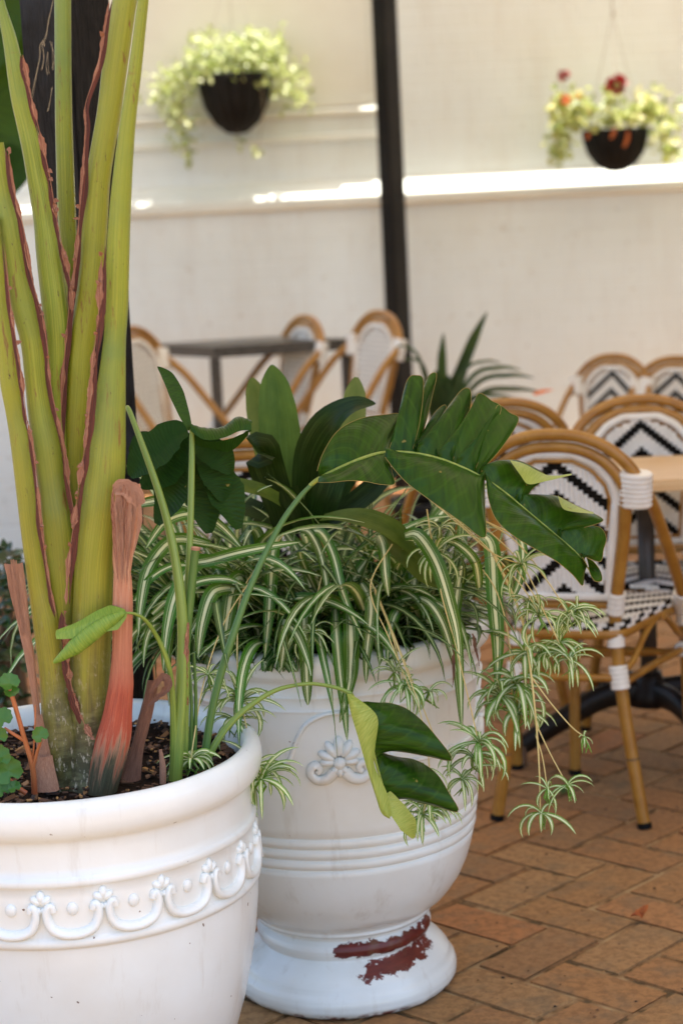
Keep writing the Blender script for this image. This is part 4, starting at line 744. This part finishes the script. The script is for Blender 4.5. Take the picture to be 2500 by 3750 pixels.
    for L in ([(1218, 1552, 3.07), (1260, 1610, 3.07), (1310, 1668, 3.07), (1338, 1690, 3.07)], [(1230, 1690, 3.07), (1245, 1740, 3.07), (1256, 1812, 3.07)], [(1229, 1660, 3.07), (1262, 1730, 3.07), (1300, 1800, 3.07)]):
        m = MB(); m.tube(spl([pt(*q) for q in L], 16), [.0013, .0011, .0009], 5); m.build('runner_branch', 'runner', ro)
    for q, size, n, s in (((1242, 1868, 3.06), .075, 9, 91), ((1256, 1812, 3.065), .05, 7, 92), ((1303, 1803, 3.065), .06, 9, 93), ((1340, 1692, 3.07), .03, 5, 94)): pup(pt(*q), size, n, s, par=ro, spread=.9)
    # straw-coloured bare runners
    for L in ([(850, 1330, 3.1), (900, 1460, 3.06), (930, 1580, 3.05)], [(860, 1350, 3.09), (945, 1560, 3.05), (1000, 1700, 3.04)], [(1000, 1130, 3.1), (1080, 1180, 3.06), (1230, 1250, 3.05)], [(1170, 1480, 3.16), (1180, 1540, 3.14), (1188, 1590, 3.14)], [(980, 1170, 3.1), (990, 1240, 3.06), (1000, 1300, 3.06)], [(1180, 1300, 3.06), (1240, 1390, 3.05), (1280, 1470, 3.05)]):
        m = MB(); m.tube(spl([pt(*q) for q in L], 16), .0011, 5); m.build('runner', 'runner', r)
    for L in ([(1084, 1455, 3.09), (1092, 1490, 3.085), (1100, 1530, 3.085)], [(1040, 1480, 3.085), (1042, 1530, 3.085), (1038, 1580, 3.085)]):
        m = MB(); m.ribbon(spl([pt(*q) for q in L], 14), [.003, .007, .004, .001], lambda v: Vector((math.sin(v*9), -1, 0)), fold=.4, nc=2, jag=.4); m.build('withered_leaf', 'dry_sheath_dark', r)
make_spider()

# ------------------------------------------------------------------ begonia and jade shrub at the left
def make_begonia():
    b0 = ptz(45, 1815, .555); r = empty('begonia', b0, label='small begonia with red stems and scalloped green leaves at the pot edge', cat='plant')
    for L, w_ in (([(80, 1822, 2.75), (75, 1760, 2.74), (55, 1690, 2.735), (35, 1620, 2.73), (22, 1578, 2.73)], .0045), ([(75, 1770, 2.74), (85, 1730, 2.735), (95, 1700, 2.73)], .003), ([(60, 1822, 2.74), (30, 1800, 2.735), (5, 1770, 2.73)], .004), ([(55, 1700, 2.735), (30, 1685, 2.73), (10, 1672, 2.73)], .003), ([(76, 1740, 2.74), (80, 1690, 2.735), (82, 1620, 2.735)], .0015)):
        m = MB(); m.tube(spl([pt(*q) for q in L], 16), [w_, w_*.8, w_*.7], 7); m.build('stem', 'red_stem', r)
    for (x, y), R0, nrm in (((22, 1568), 24, (.3, -.7, .6)), ((28, 1590), 18, (0, -.5, .8)), ((8, 1650), 26, (-.2, -.8, .5)), ((92, 1688), 20, (.4, -.8, .3)), ((20, 1770), 34, (.1, -1, .2)), ((-2, 1740), 30, (0, -.9, .3)), ((4, 1810), 24, (.2, -.9, .4)), ((-4, 1690), 24, (0, -1, .2)), ((34, 1808), 16, (0, -.8, .6))):
        n_ = Vector(nrm).normalized(); a = n_.orthogonal().normalized(); b = n_.cross(a); c = pt(x, y, 2.725); R0 *= M2(2.73); rows = []
        for i in range(5):
            t = i/4; rows.append([c+(a*math.cos(th)+b*math.sin(th))*R0*t*(1-.55*math.exp(-((th-1.2)/.35)**2)*t)*(1+.07*math.sin(th*9)*t)+n_*R0*(.22*t*t+.08*math.sin(th*3)*t) for th in [2*math.pi*j/28 for j in range(28)]])
        m = MB(); m.grid(rows, True); m.build('leaf', 'begonia_leaf', r)
make_begonia()
def make_jade():
    c = pt(-10, 1480, 4.2); r = empty('jade_shrub', (c.x, c.y, 0), label='dark green fleshy leaved shrub behind the round pot at left edge', cat='shrub')
    q = random.Random(5); m = MB()
    for i in range(420):
        x, y = q.uniform(-90, 66), q.uniform(1250, 1640)
        if x > 66-(1 if y > 1330 else (1330-y)*.35)-(max(0, y-1560)*.5): continue
        p = pt(x, y, 4.2+q.uniform(-.12, .15)); d = Vector((q.gauss(0, 1), q.gauss(-.3, .8), q.gauss(.2, .7))); m.leaflet(p, d, Vector((q.gauss(0, .5), -.5, 1)), q.uniform(.025, .045), q.uniform(.016, .024), fold=.1)
    m.build('crown', 'jade_leaf', r)
    for x0, x1 in ((10, -5), (40, 30), (55, 50), (-20, -30), (25, 40)):
        m = MB(); m.tube(spl([pt(x1, 1800, 4.2), pt(x0, 1640, 4.2), pt(x0-8, 1500, 4.22), pt(x0+5, 1380, 4.22)], 14), [.016, .013, .009, .004], 8); m.build('trunk', 'brown_stem', r)
    m = MB(); base = pt(10, 1800, 4.2); m.lathe([(.001, 0), (.12, 0), (.15, .22), (.16, .24), (.15, .25), (.13, .22)], 32); o = m.build('shrub_tub', 'brown_stem'); o.location = (base.x, 4.22, 0); tag(o, 'brown tub under the fleshy leaved shrub behind the round pot', 'plant pot')
make_jade()
# blurred broad leaves beyond the post, top left
def make_far_leaves():
    r = empty('broad_leaf_plant', (pt(10, 600, 6.0).x-.3, 6.0, 0), label='blurred bright green broad leaved plant beyond the timber post', cat='plant')
    for L, wd in (([(-60, 560, 6), (-20, 420, 6), (20, 300, 6), (30, 200, 6.05)], [.03, .13, .15, .03]), ([(-50, 300, 6.1), (0, 180, 6.1), (30, 60, 6.1), (20, -60, 6.1)], [.03, .15, .16, .03]), ([(-40, 480, 5.9), (10, 420, 5.9), (32, 380, 5.9), (20, 330, 5.9)], [.02, .10, .11, .02]), ([(330, -30, 6.2), (300, 0, 6.2), (245, 40, 6.2)], [.02, .05, .01]), ([(-60, 200, 6.0), (-10, 90, 6.0), (40, -20, 6.0)], [.03, .14, .1])):
        m = MB(); m.ribbon(spl([pt(*q) for q in L], 18), wd, (.2, -.8, .4), fold=.2, nc=4); m.build('leaf', 'leaf_dark' if wd[1] < .12 else 'leaf_big', r)
    m = MB(); m.tube(spl([pt(-60, 560, 6), pt(-90, 800, 6), Vector((pt(-90, 800, 6).x, 6, 0))], 12), .02, 8); m.build('stem', 'green_stem', r)
make_far_leaves()

# ------------------------------------------------------------------ bistro chairs
OUT_H = [(0, -.085, .868), (.06, -.084, .862), (.115, -.079, .838), (.155, -.069, .800), (.180, -.050, .752), (.192, .02, .690), (.206, .11, .580), (.216, .195, .480), (.214, .235, .440)]
INN_H = [(0, -.080, .841), (.055, -.079, .835), (.102, -.075, .812), (.134, -.068, .775), (.146, -.060, .735), (.137, -.041, .650), (.114, -.012, .520), (.105, 0, .450), (.109, -.002, .380), (.124, -.010, .240), (.163, -.030, .0)]
def hw(z):                               # inner half width of the back at height z
    T = [(.47, .104), (.52, .113), (.65, .136), (.735, .145), (.775, .133), (.812, .101), (.835, .054), (.841, 0.)]
    for (a, b), (c, d) in zip(T, T[1:]):
        if a <= z <= c: return lerp(b, d, (z-a)/(c-a))
    return 0.
def backy(z): return lerp(0, -.078, max(0, min(1, (z-.45)/.39))**1.1)
def mirror(L): return [(-x, y, z) for x, y, z in L[::-1]]+[tuple(q) for q in L[1:]]
def cell(m, c, ux, uy, up, mi):          # one raised strand of the weave
    b = len(m.v); h = .0022; e = .12
    for a, d, z in ((-1, -1, 0), (1, -1, 0), (1, 1, 0), (-1, 1, 0), (-1+e*4, -1+e, 1), (1-e*4, -1+e, 1), (1-e*4, 1-e, 1), (-1+e*4, 1-e, 1)): m.v.append(tuple(c+ux*a+uy*d+up*z*h))
    for f in ((4, 5, 6, 7), (0, 1, 5, 4), (1, 2, 6, 5), (2, 3, 7, 6), (3, 0, 4, 7)): m.face([b+k for k in f], None, mi)
def make_chair(grey=False):
    r = empty('bistro_chair')
    def tb(L, rad, nm, mat='rattan_tube', n=10, k=60): m = MB(); m.tube(spl(L, k), rad, n); return m.build(nm, mat, r, False)
    tb(mirror(OUT_H), .0132, 'outer_hoop', k=80); tb(mirror(INN_H[:6]), .0125, 'inner_hoop', k=60)
    for s in (-1, 1):
        leg = tb([(s*x, y, z) for x, y, z in INN_H[4:]], .0138, 'rear_leg'); m = MB(); m.tube([(s*.1615, -.029, .012), (s*.1632, -.0302, -.001)], .0155, 10); m.build('foot_cap', 'rubber', leg, False)
        m = MB()
        for z in (.15,): m.tube([(s*.1385, -.0172, z+.002), (s*.139, -.0175, z-.002)], .0143, 12)
        m.build('cane_node', 'brown_stem', leg, False)
        fl = tb([(s*.205, .30, .445), (s*.200, .325, .40), (s*.203, .335, .2), (s*.208, .345, .0)], .0132, 'front_leg'); m = MB(); m.tube([(s*.208, .3445, .012), (s*.208, .345, -.001)], .015, 10); m.build('foot_cap', 'rubber', fl, False)
        tb([(s*.113, -.014, .34), (s*.135, .02, .355), (s*.15, .10, .40), (s*.165, .15, .425)], .0075, 'brace'); tb([(s*.203, .333, .34), (s*.195, .29, .355), (s*.185, .22, .40), (s*.18, .17, .425)], .0075, 'brace')
        tb([(s*.118, -.02, .315), (s*.16, .16, .318), (s*.203, .333, .315)], .0085, 'side_stretcher')
        def wrap(a, b, rad, flat=1., nc=6, side=None):
            m = MB(); n_ = nc*6; P = [Vector(a).lerp(Vector(b), i/n_) for i in range(n_+1)]; m.tube(P, lambda t: rad*(1+.06*abs(math.sin(t*nc*math.pi))), 14, side=side, flat=flat); m.build('wrapping', 'wrap_white', r, False)
        wrap((s*.170, -.068, .785), (s*.163, -.050, .712), .034, .62, 7, (1, 0, .35*s)); wrap((s*.1135, -.010, .515), (s*.1065, -.001, .468), .0185, nc=4); wrap((s*.1055, -.003, .425), (s*.107, -.006, .395), .0185, nc=4); wrap((s*.1105, -.011, .355), (s*.117, -.018, .305), .0195, nc=5)
        wrap((s*.218, .205, .475), (s*.212, .25, .425), .0215, nc=4); wrap((s*.202, .315, .425), (s*.201, .327, .375), .02, nc=4); wrap((s*.195, .30, .317), (s*.204, .334, .317), .0165, nc=4)
    tb([(-.204, .338, .30), (0, .345, .30), (.204, .338, .30)], .0085, 'front_stretcher'); tb([(-.109, 0, .487), (0, .002, .484), (.109, 0, .487)], .010, 'bottom_rail'); tb([(-.118, -.02, .33), (0, -.03, .33), (.118, -.02, .33)], .0085, 'rear_stretcher')
    # seat
    def sw(y): return lerp(.118, .208, max(0, min(1, y/.34)))
    out = [(-sw(y), y, .425) for y in (0, .1, .2, .3)]+[(-.17, .36, .425), (0, .375, .425), (.17, .36, .425)]+[(sw(y), y, .425) for y in (.3, .2, .1, 0)]+[(.07, -.018, .425), (0, -.022, .425), (-.07, -.018, .425), (-sw(0), 0, .425)]
    tb(out, .0125, 'seat_frame', k=90)
    W_, B_ = ('weave_white', 'weave_grey') if grey else ('weave_white', 'weave_black')
    m = MB(); m.sm = False; cs = .0104
    for i in range(-21, 22):
        for j in range(-2, 38):
            x, y = i*cs, j*cs*.95
            if not (-.018 < y < .352) or abs(x) > sw(y)-.004: continue
            ph = (j-abs(i)) % 8 if not grey else (0 if (i+j) % 3 == 0 else 5); cell(m, Vector((x, y, .444+.010*math.cos(x*6)*math.sin(max(0, min(1, y/.35))*3.14)-.006)), Vector((cs*.5, 0, 0)), Vector((0, cs*.475, 0)), Vector((0, 0, 1)), 1 if ph < 3 else 0)
    m.build('seat_weave', [W_, B_], r, False)['kind'] = 'stuff'
    m = MB(); m.sm = False; L = spl([Vector(q) for q in out], 150)
    for k in range(149):
        a, b = L[k], L[k+1]; c = (a+b)/2; t = (b-a); nrm = Vector((t.y, -t.x, 0)).normalized(); nrm = nrm if nrm.dot(Vector((c.x, c.y-.17, 0))) > 0 else -nrm
        for row in range(2): cell(m, Vector((c.x, c.y, .437+row*.009))+nrm*.006, t*.5, Vector((0, 0, .0045)), nrm, 1 if (k+row*2) % 7 < 3 else 0)
    m.build('seat_edge_weave', [W_, B_], r, False)['kind'] = 'stuff'
    # woven back
    m = MB(); m.sm = False; cx, cz = .0102, .0088
    for i in range(-14, 15):
        for j in range(40):
            x, z = i*cx, .812-j*cz
            if z < .512 or abs(x) > hw(min(z+.022, .835))-.030: continue
            ph = (j-abs(i)) % 8 if not grey else (0 if (i+j) % 2 == 0 and j % 2 == 0 else 6); cell(m, Vector((x, backy(z)-.002, z)), Vector((cx*.5, 0, 0)), Vector((0, .0, cz*.5)), Vector((0, -1, 0)), 1 if ph < 3 else 0); cell(m, Vector((x, backy(z)+.002, z)), Vector((cx*.5, 0, 0)), Vector((0, .0, cz*.5)), Vector((0, 1, 0)), 1 if ph < 3 else 0)
    m.build('back_weave', [W_, B_], r, False)['kind'] = 'stuff'
    zs = [.497+.345*i/40 for i in range(41)]; Lb = [(-(hw(z)-.012), z) for z in zs if hw(z) > .03]+[(hw(z)-.012, z) for z in zs[::-1] if hw(z) > .03]
    Lb = [Vector((x, 0, z)) for x, z in Lb]; Lb.append(Lb[0].copy()); cen = Vector((0, 0, .66)); m = MB(); rows = []
    Lr = [Lb[i % (len(Lb)-1)] for i in range(len(Lb))]
    for p in Lr:
        q = p+(cen-p).normalized()*.019; by, bq = backy(p.z), backy(q.z)
        rows.append([(p.x, by-.004, p.z), (p.x*.93+q.x*.07, by-.008, p.z*.93+q.z*.07), (q.x, bq-.007, q.z), (q.x, bq+.007, q.z), (p.x, by+.008, p.z), (p.x, by-.004, p.z)])
    m.grid(rows); m.build('border_band', 'wrap_white', r, False)
    m = MB(); m.tube([(p+(cen-p).normalized()*.0235)+Vector((0, backy(p.z), 0)) for p in Lr], .0048, 6, caps=False); m.build('inner_frame', 'rattan_tube', r, False)
    return r
ch = make_chair(); chg = make_chair(True); used = {}
def put_chair(proto, dx, dy, Y, rz, label, group, s=1.):
    key = proto.name
    if key not in used: used[key] = 1; o = proto
    else: o = copy_tree(proto)
    top = pt(dx, dy, Y); d = Vector((0, -.085*s, 0)); d.rotate(Matrix.Rotation(rz, 3, 'Z'))
    o.location = (top.x-d.x, top.y-d.y, 0); o.rotation_euler = (0, 0, rz); o.scale = (s, s, (top.z)/.881); tag(o, label, 'chair', group)
GA, GB = 'black and white bistro chairs', 'grey woven bistro chairs'
D = math.radians
put_chair(ch, 1266, 984, 4.10, D(-19), 'black and white bistro chair nearest the camera, its back behind the big leaf', GA)
put_chair(ch, 1467, 905, 4.92, D(176), 'black and white bistro chair facing us across the pale wooden table', GA, .99)
put_chair(ch, 1408, 811, 6.9, D(146), 'black and white bistro chair by the wall, the left one of the far pair', GA, .8)
put_chair(ch, 1552, 816, 6.8, D(158), 'black and white bistro chair by the wall, cut off by the right edge', GA, .8)
put_chair(ch, 1150, 914, 4.95, D(10), 'bistro chair of which only the hoop shows above the big torn leaf', GA)
put_chair(ch, 565, 1003, 4.15, D(-8), 'bistro chair hidden behind the upright strap leaves of the urn', GA)
put_chair(chg, 872, 711, 7.45, D(118), 'grey woven bistro chair touching the slim black post', GB, 1.04)
put_chair(chg, 702, 722, 7.75, D(116), 'grey woven bistro chair seen beyond the stone table', GB, 1.04)
put_chair(chg, 293, 748, 7.2, D(-118), 'grey woven bistro chair just right of the green stalks, left of the stone table', GB, 1.04)

# ------------------------------------------------------------------ tables
def make_tables():
    c = Vector((.72, 4.66, 0)); r = empty('wooden_table', c, math.radians(-3), label='pale wooden cafe table on an arched iron pedestal behind the nearest chair', cat='table')
    m = MB(); m.sm = False; m.box(-.30, .33, -.24, .14, .675, .702, .004); m.build('table_top', 'pale_wood', r, False)
    m = MB(); m.box(-.019, .019, -.019, .019, .14, .675, .004); m.build('column', 'steel_column', r, False)
    m = MB(); m.lathe([(.001, .20), (.03, .20), (.034, .18), (.05, .15), (.055, .12), (.001, .11)], 20); m.build('hub', 'cast_iron', r, False)
    for k in range(4):
        a = math.radians(200+90*k+(6 if k % 2 else -6)); d = Vector((math.cos(a), math.sin(a), 0)); L = .33
        P = [d*(.03)+Vector((0, 0, .150)), d*L*.35+Vector((0, 0, .148)), d*L*.68+Vector((0, 0, .10)), d*L+Vector((0, 0, .045))]
        m = MB(); m.tube(spl(P, 20), [.019, .018, .016, .014], 10, side=d.cross(Vector((0, 0, 1))), flat=1.7); ar = m.build('base_arm', 'cast_iron', r, False)
        m = MB(); m.tube([d*L+Vector((0, 0, .05)), d*L], .019, 14); m.build('glide', 'chrome', ar, False)
    B = pt(492, 797, 7.55); A, Cc = ptz(345, 790, B.z), ptz(812, 777, B.z)
    r2 = empty('stone_table', (0, 7.8, 0), label='dark speckled stone table beside the grey chairs at the back', cat='table'); m = MB(); m.sm = False
    ux = (Vector((Cc.x-B.x, Cc.y-B.y, 0))); uy = Vector((A.x-B.x, A.y-B.y, 0)); q = [Vector((B.x, B.y, 0)), Vector((Cc.x, Cc.y, 0)), Vector((Cc.x, Cc.y, 0))+uy, Vector((B.x, B.y, 0))+uy]; zt = B.z
    b = len(m.v); m.v.extend([(p.x, p.y, zt) for p in q]+[(p.x, p.y, zt-.042) for p in q])
    for f in ((0, 1, 2, 3), (7, 6, 5, 4), (0, 4, 5, 1), (1, 5, 6, 2), (2, 6, 7, 3), (3, 7, 4, 0)): m.face([b+k for k in f])
    m.build('table_top', 'granite', r2)
    for u, v in ((.03, .06), (.97, .06), (.97, .94), (.03, .94)):
        p = q[0]+ux*u+uy*v; m = MB(); m.sm = False; m.box(p.x-.02, p.x+.02, p.y-.02, p.y+.02, 0, zt-.043, .002); m.build('leg', 'granite', r2)
    m = MB(); m.sm = False; p0, p1 = q[3]+ux*.03, q[0]+ux*.03; 
make_tables()

# ------------------------------------------------------------------ background strap plant
def make_dracaena():
    c = pt(1010, 1000, 6.6); r = empty('grassy_strap_plant', (c.x, 6.6, 0), label='dark strap leaved plant with one orange tip beside the slim black post', cat='plant')
    b = (1005, 1010, 6.6); q = random.Random(3)
    for x, y, w_, mt in ((1118, 716, 30, 0), (1082, 800, 36, 0), (1018, 765, 26, 0), (1000, 850, 40, 0), (1060, 830, 26, 0), (965, 870, 26, 0), (1030, 860, 40, 0)):
        m = MB(); P = spl([pt(*b), pt(lerp(b[0], x, .35)+4, lerp(b[1], y, .45), 6.58), pt(lerp(b[0], x, .72), lerp(b[1], y, .78), 6.56), pt(x, y, 6.55)], 20); m.ribbon(P, [w_*.8*M2(6.6), w_*M2(6.6), w_*.8*M2(6.6), .002], (0, -1, .2), fold=.25, nc=4); m.build('leaf', 'dracaena', r)
    for x, y, w_ in ((1195, 850, 15), (1225, 868, 15), (1240, 900, 16), (1150, 835, 10), (930, 830, 12), (905, 800, 9), (1180, 915, 14)):
        m = MB(); P = spl([pt(*b), pt(lerp(b[0], x, .4), lerp(b[1], y, .75)-20, 6.5), pt(lerp(b[0], x, .75), lerp(b[1], y, .98)-8, 6.47), pt(x, y, 6.45)], 20); m.ribbon(P, [w_*.8*M2(6.6), w_*M2(6.6), w_*.9*M2(6.6), .003], (0, -.7, .7), fold=.25, nc=3); m.build('leaf', 'dracaena', r)
    m = MB(); P = spl([pt(1225, 905, 6.44), pt(1245, 899, 6.44), pt(1268, 895, 6.44)], 8); m.ribbon(P, [.014, .016, .003], (0, -.7, .7), nc=2); m.build('orange_tip', 'flower_orange', r)
    m = MB(); m.lathe([(.001, 0), (.13, 0), (.17, .3), (.18, .33), (.16, .33), (.15, .30)], 28); o = m.build('plant_tub', 'black_steel'); o.location = (c.x, 6.62, 0); tag(o, 'dark tub holding the strap leaved plant beside the black post', 'plant pot')
    m = MB(); m.tube([(c.x, 6.61, .25), pt(*b)], .03, 8); m.build('stem', 'brown_stem', r)
make_dracaena()

# ------------------------------------------------------------------ hanging baskets
def make_basket(dx, dtop, dbot, hwid, Y, lab_b, lab_p, geranium, seed):
    q = random.Random(seed); top = pt(dx, dtop, Y); bot = pt(dx, dbot, Y); R0 = hwid*M2(Y); H0 = (top.z-bot.z); r = empty('hanging_basket', (top.x, Y, top.z), label=lab_b, cat='hanging basket', group='black hanging baskets')
    prof = [(.001, -H0), (.30*R0, -H0*.97), (.62*R0, -H0*.80), (.86*R0, -H0*.52), (.97*R0, -H0*.22), (R0, 0), (.98*R0, .012), (.9*R0, 0), (.88*R0, -.03)]
    def pl(a, z, rr): return -.035*R0+.045*R0*math.sin(a*17+3*noise.noise(Vector((math.cos(a), math.sin(a), z*5))))*(rr/R0)
    m = MB(); m.lathe(smooth_prof(prof, 3), 96, pl); m.build('liner', 'coir_liner', r, False)
    m = MB(); m.lathe([(.001, -.03), (.88*R0, -.03)], 24); m.build('soil', 'soil', r, False)
    hz = 2.98-top.z
    for k in range(3):
        a = k*2.094+.6+seed; p0 = Vector((R0*.97*math.cos(a), R0*.97*math.sin(a), .0)); p1 = Vector((0, 0, .52)); m = MB()
        for i in range(26):
            t0, t1 = i/26, (i+.8)/26; s_ = Vector((.006 if i % 2 else .002, .002 if i % 2 else .006, 0)); m.tube([p0.lerp(p1, t0)-s_*.3, p0.lerp(p1, t1)+s_*.3], .0022, 4)
        m.build('chain', 'chain_metal', r, False)
    m = MB(); m.tube(spl([(0, 0, .50), (.012, 0, .53), (.0, 0, .56), (0, 0, hz*.8), (0, 0, hz)], 20), .003, 6); m.build('hook', 'chain_metal', r, False)
    p = empty('basket_plant', (top.x, Y, top.z), label=lab_p, cat='plant', group='plants in the hanging baskets'); return p, top, R0, q
def make_baskets():
    p, top, R0, q = make_basket(538, 176, 310, 83, 9.27, 'black pleated hanging basket left of the slim black post', 'trailing pale green plant overflowing the left hanging basket', False, 1)
    m = MB(); st = MB(); Y = 9.27; C0 = lambda x, y: pt(x, y, Y+q.uniform(-.16, .16))
    def cl(x, y, sx, sy, n, s0=.027):
        for i in range(int(n*.95)): m.leaflet(C0(q.gauss(x, sx), q.gauss(y, sy)), Vector((q.gauss(0, 1), q.gauss(-.3, .8), q.gauss(-.2, .8))), Vector((q.gauss(0, .6), q.gauss(-.4, .4), 1)), q.uniform(.8, 1.6)*s0, q.uniform(.7, 1.1)*s0)
    for a in ((540, 130, 55, 26, 300), (480, 110, 26, 22, 60), (590, 110, 30, 22, 110), (630, 105, 14, 16, 35), (500, 160, 40, 16, 130), (595, 160, 40, 16, 130), (430, 175, 30, 22, 100), (400, 195, 26, 22, 70), (365, 215, 16, 18, 24), (410, 245, 22, 24, 66), (412, 290, 18, 24, 56), (425, 335, 12, 18, 34), (640, 180, 26, 20, 60), (670, 200, 22, 22, 40), (690, 225, 10, 14, 16), (545, 320, 7, 6, 6), (590, 340, 8, 8, 8), (450, 95, 10, 10, 8), (595, 75, 8, 8, 6)): cl(*a)
    m.build('foliage', 'basket_leaf', p)
    for L in ([(470, 180), (430, 200), (412, 270), (425, 350)], [(600, 200), (605, 260), (592, 340)], [(620, 180), (670, 190), (700, 230)], [(450, 180), (400, 190), (355, 220)], [(545, 300), (548, 325)]):
        s_ = MB(); s_.tube(spl([pt(x, y, Y-.12) for x, y in L], 12), .002, 4); s_.build('trailing_stem', 'cord_root', p)
    p, top, R0, q = make_basket(1412, 302, 396, 75, 9.16, 'black pleated hanging basket near the right edge, by red flowers', 'geranium with red blooms overflowing the right hanging basket', True, 4); Y = 9.16; m = MB()
    def cl2(x, y, sx, sy, n, s0=.036):
        for i in range(int(n*1.0)): m.leaflet(pt(q.gauss(x, sx), q.gauss(y, sy), Y+q.uniform(-.17, .14)), Vector((q.gauss(0, 1), q.gauss(-.3, .8), q.gauss(.1, .7))), Vector((q.gauss(0, .6), q.gauss(-.5, .4), 1)), q.uniform(.8, 1.4)*s0, q.uniform(.9, 1.3)*s0, fold=.2)
    for a in ((1300, 270, 22, 22, 60), (1290, 320, 18, 24, 60), (1320, 250, 20, 16, 40), (1350, 270, 26, 16, 50), (1405, 225, 10, 20, 30), (1410, 270, 22, 12, 40), (1490, 235, 18, 16, 40), (1500, 270, 28, 20, 60), (1520, 310, 22, 24, 50), (1545, 340, 10, 16, 20), (1275, 345, 10, 12, 16), (1450, 270, 24, 14, 40), (1280, 230, 10, 8, 8), (1320, 225, 8, 8, 8)): cl2(*a)
    m.build('foliage', 'geranium_leaf', p)
    for x, y, rad, mt in ((1414, 194, .050, 'flower_red'), (1294, 173, .028, 'flower_red'), (1297, 229, .026, 'flower_orange'), (1326, 222, .012, 'flower_orange')):
        f = MB(); c = pt(x, y, Y-.2)
        for i in range(60):
            d = Vector((q.gauss(0, 1), q.gauss(0, 1), q.gauss(0, .7))).normalized(); f.leaflet(c+d*rad*.4, d, Vector((q.gauss(0, 1), q.gauss(0, 1), q.gauss(0, 1))), rad*.65, rad*.6)
        f.build('flower_head', mt, p); s_ = MB(); s_.tube(spl([c, pt(x+4, y+40, Y-.1), pt(lerp(x, 1410, .4), 295, Y-.05)], 10), .0022, 5); s_.build('flower_stem', 'green_stem', p)
    for L in ([(1412, 292), (1408, 305), (1402, 318)], [(1441, 300), (1440, 318), (1432, 338)], [(1352, 304), (1347, 320)]):
        s_ = MB(); s_.ribbon(spl([pt(x, y, Y-.2) for x, y in L], 8), [.01, .02, .012], (0, -1, .2), nc=2); s_.build('withered_leaf', 'dry_leaf', p)
make_baskets()

# ------------------------------------------------------------------ small litter, cobweb
def litter(name, x, y, size, mat, label, seed):
    q = random.Random(seed); m = MB(); c = ptz(x, y, .004)
    for i in range(4): m.leaflet(Vector((q.uniform(-.3, .3)*size, q.uniform(-.3, .3)*size, .003+q.uniform(0, .3)*size)), Vector((q.gauss(0, 1), q.gauss(0, 1), q.uniform(-.1, .6))), Vector((q.gauss(0, .6), q.gauss(0, .6), 1)), size, size*.6, fold=.4)
    o = m.build(name, mat); o.location = c; tag(o, label, 'leaf')
litter('fallen_leaf', 1477, 2112, .022, 'dry_leaf', 'crumpled brown dry leaf lying on the pavers at lower right', 1)
litter('fallen_leaf', 1446, 1712, .02, 'dry_leaf', 'orange dry leaf on the pavers under the wooden table', 2)
litter('fallen_leaf', 1303, 1823, .02, 'green_bit', 'small green leaf lying between the nearest chair legs', 3)
def cobweb():
    q = random.Random(8); m = MB()
    for L in ([(122, 0), (112, 45), (105, 85), (94, 105), (92, 130), (85, 165), (72, 235)], [(98, 100), (101, 130), (97, 160)], [(110, 120), (108, 150), (112, 170)], [(120, 200), (116, 235), (110, 255)], [(118, 95), (123, 130), (122, 160)], [(95, 100), (100, 95), (104, 106)]):
        for k in range(3): m.tube(spl([pt(x+q.gauss(0, 1.3), y+q.gauss(0, 1.5), 3.455+q.uniform(-.003, .0)) for x, y in L], 24), (.0002), 4, caps=False)
    o = m.build('cobweb', 'cobweb'); tag(o, 'dusty cobweb strands hanging on the rough black timber post', 'cobweb')
cobweb()

def grit():
    q = random.Random(12); m = MB(); m.sm = False
    for i in range(500):
        x, y = q.uniform(.05, 1.1), q.uniform(3.1, 5.6); z = .0005; sz = q.choice((.0015, .002, .003, .005)); a = q.uniform(0, 6.3); k = len(m.v)
        m.v.extend([(x+sz*math.cos(a+t)*q.uniform(.5, 1), y+sz*math.sin(a+t)*q.uniform(.5, 1), z) for t in (0, 1.6, 3.1, 4.7)]+[(x, y, z+sz*.5)])
        for f in ((0, 1, 4), (1, 2, 4), (2, 3, 4), (3, 0, 4)): m.face([k+t for t in f])
    o = m.build('paving_grit', 'bark'); tag(o, 'fine brown grit scattered over the brick paving', 'grit', kind='stuff')
grit()
